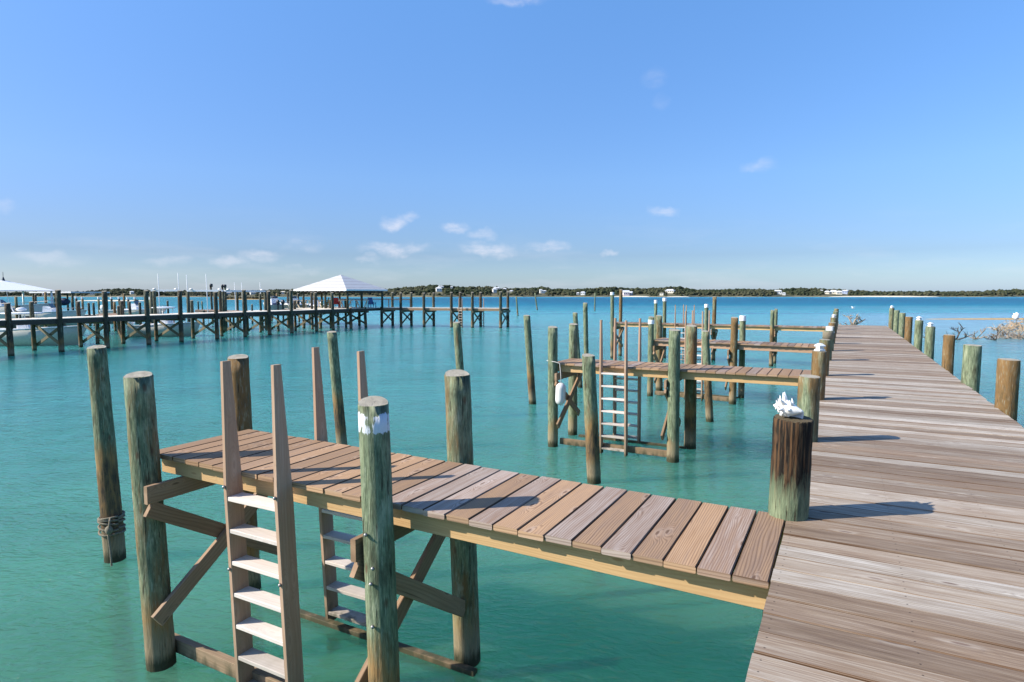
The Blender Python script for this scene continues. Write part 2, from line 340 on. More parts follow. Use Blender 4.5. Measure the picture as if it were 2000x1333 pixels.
    t.put(ms.inputs[0], t.mr(lw.outputs['Facing'], .97, .55, 0., .38)); t.put(ms.inputs[1], b.outputs[0]); t.put(ms.inputs[2], tr.outputs[0])
    out = [n for n in m.node_tree.nodes if n.type == 'OUTPUT_MATERIAL'][0]
    t.put(out.inputs[0], ms.outputs[0])
    return m
M['water'] = watermat()
M['seabed'] = plain('sandy_seabed', (.10,.28,.22), .9, var=.25, scale=.4)

# ------------------------------------------------------------------ mesh helpers
class MB:
    """collects solids; build() links them as one mesh object"""
    def __init__(s): s.v = []; s.f = []; s.uv = []; s.rc = []; s.sm = []; s.mi = []; s.m = 0
    def face(s, idx, uvs, rnd, smooth=False):
        s.f.append(tuple(idx)); s.uv += list(uvs); s.rc += [rnd]*len(idx); s.sm.append(smooth); s.mi.append(s.m)
    def beam(s, p0, p1, w, h, up=(0, 0, 1), rnd=None, ch=.004, w1=None, h1=None):
        """bar from p0 to p1, w across, h along up, chamfered edges"""
        p0 = Vector(p0); p1 = Vector(p1); d = p1-p0; L = d.length; d.normalize()
        up = Vector(up); sd = d.cross(up).normalized(); up = sd.cross(d).normalized()
        rnd = rnd or (random.random(), random.random(), random.random())
        b = len(s.v)
        for p, ww, hh in ((p0, w, h), (p1, w1 or w, h1 or h)):
            a, c = ww/2, hh/2; k = min(ch, a*.5, c*.5)
            for q in ((-a+k, -c), (a-k, -c), (a, -c+k), (a, c-k), (a-k, c), (-a+k, c), (-a, c-k), (-a, -c+k)):
                s.v.append(tuple(p+sd*q[0]+up*q[1]))
        vv = [-w/2, w/2, w/2+.001, w/2+h, w/2+h+.001, 0, 0, 0]
        per = [(-w/2, w/2), (w/2, w/2+.004), (w/2, w/2+h), (w/2, w/2+.004), (w/2, -w/2), (-w/2-.004, -w/2), (-w/2-h, -w/2), (-w/2-.004, -w/2)]
        for i in range(8):
            j = (i+1) % 8; a, c = per[i]
            s.face((b+i, b+j, b+8+j, b+8+i), ((0, a), (0, c), (L, c), (L, a)), rnd)
        e = [(w/2*x/8, y*.3) for x, y in ((-1, -.05), (1, -.05), (1.2, -.04), (1.2, .04), (1, .05), (-1, .05), (-1.2, .04), (-1.2, -.04))]
        s.face([b+7-i for i in range(8)], [e[7-i] for i in range(8)], rnd)
        s.face([b+8+i for i in range(8)], e, rnd)
    def box(s, x0, x1, y0, y1, z0, z1, rnd=None, ch=.004):
        if x1-x0 >= y1-y0: s.beam((x0, (y0+y1)/2, (z0+z1)/2), (x1, (y0+y1)/2, (z0+z1)/2), y1-y0, z1-z0, rnd=rnd, ch=ch)
        else: s.beam(((x0+x1)/2, y0, (z0+z1)/2), ((x0+x1)/2, y1, (z0+z1)/2), x1-x0, z1-z0, rnd=rnd, ch=ch)
    def tube(s, pts, radii, seg=12, caps=True, jit=0., slope=0., groove=0., smooth=True, seed=0):
        """round bar through pts; radii per point"""
        rg = random.Random(seed); pts = [Vector(p) for p in pts]; n = len(pts); b = len(s.v)
        if not hasattr(radii, '__len__'): radii = [radii]*n
        lob = [(rg.uniform(-1, 1), rg.uniform(0, 6.28)) for _ in range(4)]
        gr = [(rg.uniform(0, 6.28), rg.uniform(.04, .09), rg.uniform(.5, 1), rg.uniform(-.3, .3)) for _ in range(int(groove*400))] if groove else []
        prev = None; d = (pts[1]-pts[0]).normalized(); a = d.orthogonal().normalized() if abs(d.z) < .9 else (Vector((1, 0, 0))-d*d.x).normalized()
        for i, p in enumerate(pts):
            d = ((pts[min(i+1, n-1)]-pts[max(i-1, 0)])).normalized()
            a = (a-d*a.dot(d)).normalized(); c = d.cross(a)
            for k in range(seg):
                th = 6.28318*k/seg; r = radii[i]
                if jit: r *= 1+jit*(sum(q[0]*math.sin((j+1)*th+q[1]+i*.35*(j+1)/n*4) for j, q in enumerate(lob))*.4+rg.uniform(-.5, .5))
                for g0, gw, gd, tw in gr:
                    dd = (th-g0-tw*i/n+3.14159) % 6.28318-3.14159
                    if abs(dd) < gw*2: r -= groove*.35*radii[i]*gd*math.exp(-(dd/gw)**2)
                q = p+(a*math.cos(th)+c*math.sin(th))*r
                if slope and i == n-1: q.z -= slope*math.cos(th+.85)*radii[i]
                s.v.append(tuple(q))
        rnd = (rg.random(), rg.random(), rg.random())
        for i in range(n-1):
            for k in range(seg):
                k2 = (k+1) % seg
                s.face((b+i*seg+k, b+i*seg+k2, b+(i+1)*seg+k2, b+(i+1)*seg+k), ((i*.1, k*.05), (i*.1, k*.05+.05), (i*.1+.1, k*.05+.05), (i*.1+.1, k*.05)), rnd, smooth)
        if caps:
            for st, rev in ((b, True), (b+(n-1)*seg, False)):
                idx = list(range(st, st+seg)); idx = idx[::-1] if rev else idx
                s.face(idx, [(math.cos(6.28*k/seg)*.1, math.sin(6.28*k/seg)*.1) for k in range(seg)], rnd)
    def poly(s, pts, rnd=(.5, .5, .5), smooth=False):
        b = len(s.v); s.v += [tuple(p) for p in pts]
        s.face(range(b, b+len(pts)), [(p[0], p[1]) for p in pts], rnd, smooth)
    def prism(s, pts, dvec):
        """closed outline extruded along dvec"""
        b = len(s.v); n = len(pts); d = Vector(dvec)
        s.v += [tuple(p) for p in pts]+[tuple(Vector(p)+d) for p in pts]; r = (.5, .5, .5)
        s.face(range(b, b+n), [(p[0], p[1]) for p in pts], r); s.face([b+n+n-1-i for i in range(n)], [(p[0], p[1]) for p in pts], r)
        for i in range(n):
            j = (i+1) % n; s.face((b+i, b+n+i, b+n+j, b+j), [(0, 0), (1, 0), (1, 1), (0, 1)], r)
    def sphere(s, c, rx, ry, rz, nu=12, nv=8, fn=None):
        b = len(s.v); r = (.5, .5, .5)
        for i in range(nv+1):
            ph = math.pi*i/nv
            for k in range(nu):
                th = 6.28318*k/nu; v = Vector((math.sin(ph)*math.cos(th), math.sin(ph)*math.sin(th), math.cos(ph)))
                if fn: v *= fn(v)
                s.v.append((c[0]+v.x*rx, c[1]+v.y*ry, c[2]+v.z*rz))
        for i in range(nv):
            for k in range(nu):
                k2 = (k+1) % nu; s.face((b+i*nu+k, b+(i+1)*nu+k, b+(i+1)*nu+k2, b+i*nu+k2), [(0, 0)]*4, r, True)
    def build(s, name, m, parent=None, origin=None):
        me = bpy.data.meshes.new(name)
        o = Vector(origin) if origin is not None else Vector((0, 0, 0))
        me.from_pydata([tuple(Vector(v)-o) for v in s.v] if origin is not None else s.v, [], s.f)
        uvl = me.uv_layers.new(name='uv'); uvl.data.foreach_set('uv', np.array(s.uv, 'f').ravel())
        ca = me.color_attributes.new('rnd', 'FLOAT_COLOR', 'CORNER')
        rc = np.ones((len(s.rc), 4), 'f'); rc[:, :3] = s.rc; ca.data.foreach_set('color', rc.ravel())
        me.polygons.foreach_set('use_smooth', s.sm)
        for mm in (m if isinstance(m, list) else [m]): me.materials.append(mm)
        if isinstance(m, list): me.polygons.foreach_set('material_index', s.mi)
        me.update()
        ob = bpy.data.objects.new(name, me); col.objects.link(ob); ob.location = o
        if parent is not None: ob.parent = parent; ob.location = o if parent.name in LOCAL else o-parent.location
        return ob
def tag(o, label=None, cat=None, group=None, kind=None):
    for k, v in (('label', label), ('category', cat), ('group', group), ('kind', kind)):
        if v: o[k] = v
    return o
LOCAL = set()
def thing(name, loc, label, cat, group=None, rz=None):
    o = bpy.data.objects.new(name, None); col.objects.link(o); o.location = loc; o.rotation_euler.z = rz or 0; o.empty_display_size = .2
    if rz is not None: LOCAL.add(o.name)   # parts of a turned thing are built around its own base
    return tag(o, label, cat, group)
rnd3 = lambda: (random.random(), random.random(), random.random())

# ------------------------------------------------------------------ water, seabed
def sheet(name, z, m, x0, x1, y0, y1):
    mb = MB(); mb.poly([(x0, y0, z), (x1, y0, z), (x1, y1, z), (x0, y1, z)]); o = mb.build(name, m); tag(o, kind='structure'); return o
sheet('water', 0, M['water'], -4500, 4500, -600, 6500)
sheet('seabed', -2.2, M['seabed'], -4500, 4500, -600, 6500)

# ------------------------------------------------------------------ piles
def pile(name, bx, by, tx, ty, tz, r, parent=None, far=False, bz=-2.0, rt=None, brown=0., char=0., tide=.75, paint=-9., seg=24, rings=26, groove=0., bend=0., jit=.05, slope=.22):
    """round pile: axis passes (bx,by) at the water and (tx,ty) at its top tz"""
    mb = MB(); pts = []; rad = []; rt = rt or r*.93
    for i in range(rings+1):
        f = i/rings; z = bz+(tz-bz)*f; g = z/tz
        pts.append((bx+(tx-bx)*g+bend*math.sin(f*3.1), by+(ty-by)*g, z)); rad.append(r+(rt-r)*max(0, g))
    if not far:
        e = pts[-1]; pts[-1] = (e[0], e[1], e[2]-.012); pts.append(e); rad.append(rad[-1]*.95)
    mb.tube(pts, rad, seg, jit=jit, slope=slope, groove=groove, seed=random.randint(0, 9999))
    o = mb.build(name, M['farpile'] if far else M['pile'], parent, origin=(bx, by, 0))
    o['brown'] = float(brown); o['char'] = float(char); o['tide'] = float(tide); o['paint'] = float(paint)
    return o
def band(parent, x, y, z0, z1, r, seg=24, name='painted_band'):
    mb = MB(); mb.tube([(x, y, z0), (x, y, z0+.01), (x, y, z1-.01), (x, y, z1)], [r*.99, r, r, r*.98], seg, jit=.01)
    o = mb.build(name, M['paint'], None, origin=(x, y, z0)); o.parent = parent
    o.matrix_parent_inverse = Matrix(); o.location = Vector((x, y, z0))-abs_loc(parent); return o
def abs_loc(o):
    l = Vector(o.location); p = o.parent
    while p is not None: l += p.location; p = p.parent
    return l

# ------------------------------------------------------------------ main pier
DZ = 2.0
PX0, PX1, PY0, PY1 = -.30, 1.97, -2.0, 36.4
pier = thing('main_pier', (0, 0, 0), 'long weathered grey plank pier running out from the right foreground into the bay', 'pier')
mb = MB(); y = PY0; rg = random.Random(3)
while y < PY1:
    wd = .188+rg.uniform(-.004, .004); dzb = rg.uniform(-.0035, .0035); g = rg.choice((rg.uniform(.002, .006), rg.uniform(.004, .012)))
    sk = rg.uniform(-.004, .004); x0 = PX0+rg.uniform(-.004, .003); x1 = PX1+rg.uniform(-.012, .012)
    r = rnd3()
    # laid in two slightly bowed lengths so that seams are not ruler straight
    xm = x0+(x1-x0)*rg.uniform(.4, .6); bow = rg.uniform(-.003, .003)
    mb.beam((x0, y+wd/2, DZ-.02+dzb), (x1, y+wd/2+sk, DZ-.02+dzb+rg.uniform(-.002, .002)), wd, .04, rnd=r, ch=.005)
    y += wd+g
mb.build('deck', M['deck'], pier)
for xs in (-.14, .82, 1.80):
    mb = MB(); mb.box(xs-.04, xs+.04, PY0, PY1-.05, 1.74, 1.955); mb.build('stringer', M['timber'], pier)
# left row piles: y, radius, top, brown, char
LROW = [(4.81,.138,2.715,-.4,1.),(7.40,.115,2.71,.30,0),(10.42,.106,2.74,.62,0),(13.55,.100,2.71,.35,0),(16.72,.102,2.72,.15,0),(19.6,.11,2.70,.2,0),(22.5,.115,2.68,.5,0),(25.5,.11,2.75,.4,0),(28.5,.11,2.78,.2,0),(31.5,.11,2.82,.1,0),(34.6,.11,2.88,.1,0)]
leftpiles = []
for i, (yy, r, tz, bw, ch) in enumerate(LROW):
    lean = .02 if i == 0 else .01
    o = pile('piling', -.30-lean*2, yy, -.30+lean*.7, yy, tz, r, pier, brown=bw, char=ch, seg=72 if i == 0 else 36, rings=60 if i == 0 else 26, groove=.07 if i == 0 else (.03 if i < 3 else 0), slope=.06, rt=r*.96)
    leftpiles.append(o)
    if i == 0: o['label'] = 'charred brown piling with a green foot and deep cracks'
mb = MB(); mb.tube([(-.30, 16.72, 2.17), (-.30, 16.72, 2.19)], .125, 24)
# pale painted head and brown wrap on the sixth piling
band(leftpiles[5], -.30, 19.6, 2.50, 2.69, .112)
mb = MB(); mb.tube([(-.30, 16.72, 2.52), (-.30, 16.72, 2.525), (-.30, 16.72, 2.69), (-.30, 16.72, 2.70)], [.112, .120, .120, .110], 24); 
wr = mb.build('wrap', M['rope'], None, origin=(-.30, 16.72, 2.5)); wr.parent = leftpiles[4]; wr.location = Vector((-.30, 16.72, 2.5))-abs_loc(leftpiles[4])
RROW = [(10.85,.130,2.69,.55),(13.62,.140,2.69,-.2),(16.4,.112,2.71,.6),(19.75,.112,2.74,-.1),(22.6,.112,2.80,.05),(25.9,.115,2.80,.6),(28.7,.11,2.86,.1),(31.7,.11,2.90,0),(34.9,.11,2.93,.2)]
for i, (yy, r, tz, bw) in enumerate(RROW):
    pile('piling', 2.06, yy, 2.07, yy, tz, r, pier, brown=bw, seg=36, groove=.03 if i < 3 else 0, slope=.05, rt=r*.98)
# solar post cap lights
def caplight(x, y, z, s, label):
    t = thing('post_cap_light', (x, y, z), label, 'light', 'white solar lights on the pier pilings')
    mb = MB(); mb.tube([(x, y, z), (x, y, z+.03*s), (x, y, z+.035*s)], [.115*s, .115*s, .09*s], 4, smooth=False); mb.build('base', M['white'], t)
    mb = MB(); mb.tube([(x, y, z+.033*s), (x, y, z+.10*s)], [.085*s, .085*s], 4, smooth=False); mb.build('lens', M['fender'], t)
    mb = MB(); mb.tube([(x, y, z+.10*s), (x, y, z+.12*s), (x, y, z+.165*s), (x, y, z+.17*s)], [.12*s, .12*s, .05*s, .045*s], 4, smooth=False); mb.build('hood', M['paint'], t)
    for c in t.children:  # turn square to the pier
        pass
    return t
caplight(-.29, 10.42, 2.745, .66, 'white solar cap light on the brown piling just past the second finger pier end')
caplight(-.29, 25.5, 2.755, .6, 'tiny white solar cap light on the far left row of pier pilings')
caplight(2.07, 19.75, 2.745, .6, 'white solar cap light on the right row piling nearest the camera that has one')
caplight(2.07, 22.6, 2.805, .66, 'white solar cap light second along the right row of pier pilings')
caplight(2.07, 34.9, 2.935, .66, 'white solar cap light on the last piling of the right row')

# ------------------------------------------------------------------ finger piers
def finger(idx, label, y0, y1, x0, piles, caps, beam_mat, braced, rise=0., skew=0., rails=True, seed=1, weath=lambda f: (random.random(), random.random(), random.random())):
    """x0 = outer end; boards run across (Y). skew shifts Y at the outer end"""
    t = thing('finger_pier', (0, 0, 0), label, 'pier', 'finger piers on the left of the main pier')
    rg = random.Random(seed); xr = PX0-.012
    def dy(x): return skew*(xr-x)/(xr-x0)
    def zz(x): return rise*(xr-x)/(xr-x0)
    mb = MB(); x = xr; k = 0
    while x > x0+.1:
        wd = .190+rg.uniform(-.003, .003)
        xc = x-wd/2; e0 = rg.uniform(-.007, .007); e1 = rg.uniform(-.012, .012)
        mb.beam((xc, y0+dy(xc)+e0, DZ-.021+zz(xc)+rg.uniform(-.002, .002)), (xc+rg.uniform(-.002, .002), y1+dy(xc)+e1, DZ-.021+zz(xc)), wd, .042, rnd=weath(k), ch=.006)
        x -= wd+rg.uniform(.006, .011); k += 1
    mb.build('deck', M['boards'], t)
    for yy in (y0+.115, y1-.115, (y0+y1)/2):
        mb = MB(); mb.beam((xr+.0, yy, DZ-.042-.085), (x0+.05, yy+dy(x0), DZ-.042-.085+rise), .045, .17); mb.build('stringer', beam_mat if yy != (y0+y1)/2 else M['timber'], t)
    for p in piles:
        o = pile('piling', parent=t, **{k: v for k, v in p.items() if k not in ('lab', 'cap', 'band')})
        if p.get('lab'): o['label'] = p['lab']
        if p.get('band'):
            z0, z1 = p['band']; band(o, p['tx'], p['ty'], z0, z1, p['r']*1.0+.003)
    for cx, ya, yb, fr in caps:
        zc = DZ-.042-.17-.09+zz(cx)
        mb = MB(); mb.beam((cx, ya, zc), (cx, yb, zc), .05, .17); mb.build('cap_beam', M['timber'], t)
        sgn = .052*fr
        mb = MB(); mb.beam((cx+.0, ya+.02, zc-.13), (cx+.0, yb-.03, .58), .045, .15); mb.build('brace', M['timber'], t)
        mb = MB(); mb.beam((cx+sgn, ya+.02, .52), (cx+sgn, yb-.03, zc-.06), .045, .15); mb.build('brace', M['timber'], t)
    if rails:
        for yy, zt in ((y0+.02, .20), (y1-.02, .05)):
            xa = x0+.2; mb = MB(); mb.beam((xa, yy+dy(xa), zt-.07), (rails, yy+dy(rails), zt-.07), .075, .14); mb.build('bottom_rail', M['timber'], t)
    return t
def bolts(parent, pts):
    for p in pts:
        mb = MB(); x, y, z = p; mb.tube([(x, y, z), (x, y-.012, z), (x, y-.02, z)], [.016, .014, .006], 8)
        o = mb.build('bolt', M['steel'], parent)
        o.location = -parent.location
def ladder(label, xt, xb, sep, yf, side, ztop=3.02, n=7, zb=-.35, grp='wooden ladders on the finger piers'):
    """xt, xb = x of the left rail at the top and at the water; yf = face of the pier; side = -1 near, 1 far"""
    t = thing('ladder', ((xt+xb)/2, yf, 0), label, 'ladder', grp)
    def X(z): return xb+(xt-xb)*z/ztop
    RD = .168 if zb < -.3 and sep > .61 else .145
    ym = yf+side*(RD/2-.012)
    for k in (0, 1):
        mb = MB(); xo = k*sep
        mb.beam((X(zb)+xo, ym, zb), (X(DZ-.1)+xo, ym, DZ-.1), .042, RD, up=(0, 1, 0), rnd=(.3+.3*k, .4, .5))
        mb.beam((X(DZ-.1)+xo, ym, DZ-.1), (X(ztop)+xo, ym, ztop+rg_lad.uniform(-.01, .01)), .042, RD, up=(0, 1, 0), w1=.040, h1=RD*.46, rnd=(.3+.3*k, .4, .5))
        mb.build('rail', M['ladder'], t)
    for i in range(n):
        z = 1.84-i*.285
        mb = MB(); mb.beam((X(z)+.021, ym, z-.018), (X(z)+sep-.021, ym, z-.018+rg_lad.uniform(-.004, .004)), RD-.012, .037); mb.build('rung', M['tread'], t)
    for k in (0, 1):
        if 'largest' in label:
            for z in (1.93, 1.2): bolts(t, [(X(z)+k*sep, ym-.087, z)])
    return t
rg_lad = random.Random(11)

def wf(k):   # first finger: nine weathered boards at the pier end, then mixed, then fresh brown boards
    pat = [.5, .78, .18, .45, .9, .42, .95, .28, .32, .88, .33, .98, 1., .9]
    return (pat[k] if k < len(pat) else random.uniform(.0, .35), random.random(), random.random())
finger(1, 'nearest finger pier, brown and grey boards with yellow side beam in the foreground', 3.60, 4.78, -6.02,
  [dict(bx=-5.74, by=3.46, tx=-5.90, ty=3.46, tz=2.83, r=.132, seg=48, groove=.03, brown=.20, tide=.45, lab='leftmost near piling, green with a pale sunlit edge'),
   dict(bx=-2.93, by=3.46, tx=-3.01, ty=3.46, tz=2.81, r=.118, seg=48, groove=.03, brown=-.12, slope=.3, paint=2.665, tide=.75, lab='pale green piling with flaking white paint below its top'),
   dict(bx=-6.28, by=4.92, tx=-6.36, ty=4.92, tz=2.85, r=.125, seg=36, brown=.9, groove=.02, tide=.5, lab='brown piling at the outer far corner'),
   dict(bx=-3.14, by=4.92, tx=-3.24, ty=4.92, tz=2.84, r=.130, seg=48, groove=.03, brown=.18, tide=.3, slope=.25)],
  [(-5.655, 3.33, 5.0, 1), (-3.115, 3.33, 4.85, -1)], M['fresh'], True, rise=.035, rails=-2.95, seed=5, weath=wf)
finger(2, 'second finger pier, purplish grey boards with a white fender hanging at its end', 13.22, 14.42, -6.0,
  [dict(bx=-5.96, by=13.16, tx=-5.98, ty=13.16, tz=2.83, r=.122, brown=-.25, tide=.3, lab='bright green piling holding the fender rope'),
   dict(bx=-3.12, by=13.16, tx=-3.14, ty=13.16, tz=2.84, r=.130, brown=-.2, tide=.3),
   dict(bx=-6.02, by=14.52, tx=-6.02, ty=14.52, tz=2.84, r=.120, brown=.0, tide=.2),
   dict(bx=-3.05, by=14.52, tx=-3.07, ty=14.52, tz=2.87, r=.135, brown=.3, tide=.9)],
  [(-5.83, 13.0, 14.5, 1), (-3.28, 13.0, 14.45, -1)], M['fresh'], True, rise=-.02, rails=-3.1, seed=8)
finger(3, 'third finger pier with a pink beige side beam, behind the second', 20.85, 22.1, -5.95,
  [dict(bx=-5.93, by=21.4, tx=-5.93, ty=21.4, tz=2.80, r=.105, brown=-.1, tide=.3, band=(2.55, 2.70)),
   dict(bx=-3.10, by=21.1, tx=-3.10, ty=21.1, tz=2.84, r=.118, brown=.55, tide=.3),
   dict(bx=-5.97, by=22.8, tx=-6.03, ty=22.8, tz=2.80, r=.128, brown=.3, tide=.3),
   dict(bx=-3.02, by=22.5, tx=-3.04, ty=22.5, tz=2.85, r=.105, brown=.0, tide=.5, band=(2.68, 2.86))],
  [(-5.80, 21.3, 22.8, 1), (-3.25, 20.9, 22.3, -1)], M['ladder'], True, skew=.55, rails=-3.1, seed=9)
finger(4, 'fourth and longest finger pier, far out near the end of the main pier', 33.25, 34.5, -11.6,
  [dict(bx=-11.38, by=33.15, tx=-11.42, ty=33.15, tz=3.70, r=.105, brown=-.1, tide=.9, band=(3.55, 3.71)),
   dict(bx=-8.95, by=33.15, tx=-8.95, ty=33.15, tz=3.27, r=.088, brown=-.2, band=(3.10, 3.28)),
   dict(bx=-6.28, by=33.15, tx=-6.28, ty=33.15, tz=3.07, r=.105, brown=-.3, band=(2.90, 3.08)),
   dict(bx=-3.08, by=33.15, tx=-3.09, ty=33.15, tz=2.80, r=.10, brown=.1, tide=1.8),
   dict(bx=-11.41, by=34.65, tx=-11.41, ty=34.65, tz=3.85, r=.105, brown=.5),
   dict(bx=-8.83, by=34.65, tx=-8.86, ty=34.65, tz=3.38, r=.105, brown=-.1, band=(3.20, 3.39)),
   dict(bx=-6.15, by=34.65, tx=-6.15, ty=34.65, tz=3.46, r=.112, brown=.3),
   dict(bx=-3.06, by=34.65, tx=-3.06, ty=34.65, tz=2.83, r=.09, brown=.1)],
  [(-11.27, 33.0, 34.7, 1), (-6.0, 33.0, 34.6, 1), (-2.95, 33.0, 34.6, -1)], M['fresh'], True, rails=False, seed=12)
ladder('pale ladder on the near side of the nearest finger pier, largest in view', -4.73, -4.60, .63, 3.60, -1)
ladder('ladder on the far side of the nearest finger pier, rails rising behind its boards', -5.03, -4.87, .64, 4.79, 1)
ladder('ladder on the near side of the second finger pier, beside the leaning mooring pile', -4.78, -4.74, .58, 13.20, -1)
ladder('shaded ladder on the far side of the second finger pier', -4.91, -4.89, .62, 14.43, 1)
ladder('ladder on the near side of the third finger pier', -4.70, -4.66, .56, 21.28, -1)
ladder('ladder on the far side of the third finger pier', -4.76, -4.74, .58, 22.54, 1)
ladder('ladder on the near side of the fourth finger pier', -7.90, -7.88, .58, 33.24, -1)
ladder('ladder on the far side of the fourth finger pier', -7.78, -7.76, .58, 34.52, 1)

# bolts on the front piling and ladder rails
fp = [o for o in bpy.data.objects if o.name == 'finger_pier'][0]
bolts(fp, [(-2.99, 3.335, 1.86), (-2.93, 3.335, 1.62), (-2.95, 3.335, 1.50), (-2.94, 3.335, 1.18)])

# ------------------------------------------------------------------ free mooring piles
MG = 'free standing mooring piles'
def moor(lab, **k):
    o = pile('mooring_pile', **k); return tag(o, lab, 'mooring pile', MG)
pa = moor('leaning mooring pile at far left with old rope wound near the water', bx=-8.61, by=4.62, tx=-8.80, ty=4.62, tz=2.89, r=.128, rt=.112, seg=48, groove=.02, brown=.12, tide=1.35, rings=40)
moor('slim green mooring pile rising behind the nearest finger pier between the ladders', bx=-9.98, by=10.4, tx=-10.24, ty=10.4, tz=2.74, r=.125, rt=.108, brown=.0, tide=1.2)
moor('mooring pile leaning left directly behind the round piling at the middle of the nearest finger', bx=-9.72, by=15.1, tx=-9.94, ty=15.1, tz=2.77, r=.125, rt=.11, brown=.1, tide=.9)
moor('leaning mooring pile standing alone left of the second finger pier', bx=-8.89, by=18.0, tx=-9.11, ty=18.0, tz=2.90, r=.12, rt=.11, brown=-.1, tide=1.1)
moor('rough brown footed mooring pile in front of the ladder of the second finger pier', bx=-4.09, by=10.95, tx=-4.23, ty=10.95, tz=2.44, r=.130, rt=.125, seg=48, groove=.03, brown=.1, tide=1.15)
moor('taller of the two overlapping mooring piles beyond the outer end of the second finger', bx=-8.9, by=22.9, tx=-9.0, ty=22.9, tz=3.25, r=.095, brown=-.1, tide=1.)
moor('shorter of the two overlapping mooring piles beyond the outer end of the second finger', bx=-8.86, by=22.1, tx=-9.1, ty=22.1, tz=2.88, r=.095, brown=-.1, tide=1.)
moor('mooring pile with orange upper part below the third finger pier boards', bx=-3.22, by=17.85, tx=-3.40, ty=17.85, tz=2.56, r=.105, rt=.10, brown=.0, tide=1.3)
moor('leftmost of the three thin distant piles in open water', bx=-48.1, by=91.7, tx=-48.4, ty=91.7, tz=3.2, r=.13, seg=10, rings=6)
moor('leaning middle one of the three thin distant piles in open water', bx=-61.3, by=126.4, tx=-61.9, ty=126.4, tz=3.85, r=.15, seg=10, rings=6)
moor('rightmost of the three thin distant piles in open water', bx=-48.2, by=128.4, tx=-48.2, ty=128.4, tz=3.85, r=.14, seg=10, rings=6)

# rope on the left mooring pile
rp = thing('rope', (-8.72, 4.62, .5), 'old mooring rope wrapped around the leaning pile and trailing into the water', 'rope')
for k, z in enumerate((.60, .565, .53, .46, .40)):
    mb = MB(); cx = -8.648; pts = [(cx+math.cos(a)*.150, 4.62+math.sin(a)*.148, z+.02*math.sin(a*1.3+k)) for a in [6.2832*i/28 for i in range(29)]]
    mb.tube(pts, .014, 8, caps=False); mb.build('coil', M['rope'], None).parent = rp
    rp.children[-1].location = -rp.location
mb = MB(); mb.tube([(-8.53, 4.54, .62), (-8.47, 4.5, .6), (-8.48, 4.49, .5), (-8.50, 4.49, .38), (-8.45, 4.48, .2), (-8.44, 4.48, .0), (-8.44, 4.48, -.3)], .012, 8); o = mb.build('tail', M['rope'], rp); o.location = -rp.location
mb = MB(); mb.sphere((-8.50, 4.50, .47), .05, .045, .06); o = mb.build('knot', M['rope'], rp); o.location = -rp.location

# fender on the second finger
fd = thing('fender', (-5.62, 12.93, 1.2), 'white ribbed cylinder fender hung by a rope at the end of the second finger pier', 'fender')
mb = MB(); n = 14
fx, fy = -5.66, 12.93
pts = [(fx-.02*i/n, fy, 1.56-.50*i/n) for i in range(n+1)]
rad = [.045, .085, .105]+[.112]*9+[.105, .09, .05]
b0 = len(mb.v); mb.tube(pts, rad, 28)
for i in range(len(mb.v)):   # ribs
    x_, y_, z_ = mb.v[i]; a = math.atan2(y_-fy, x_-fx); k = 1+.035*math.cos(a*14)
    mb.v[i] = (fx+(x_-fx)*k, fy+(y_-fy)*k, z_)
o = mb.build('body', M['fender'], fd); o.location = -fd.location
mb = MB(); mb.tube([(fx, fy, 1.55), (fx-.02, fy+.03, 1.75), (fx-.08, fy+.1, 2.0), (-5.85, 13.02, 2.03), (-6.10, 13.10, 2.04), (-6.12, 13.2, 2.04), (-6.0, 13.30, 2.04)], .008, 6); o = mb.build('rope', M['whiterope'], fd); o.location = -fd.location

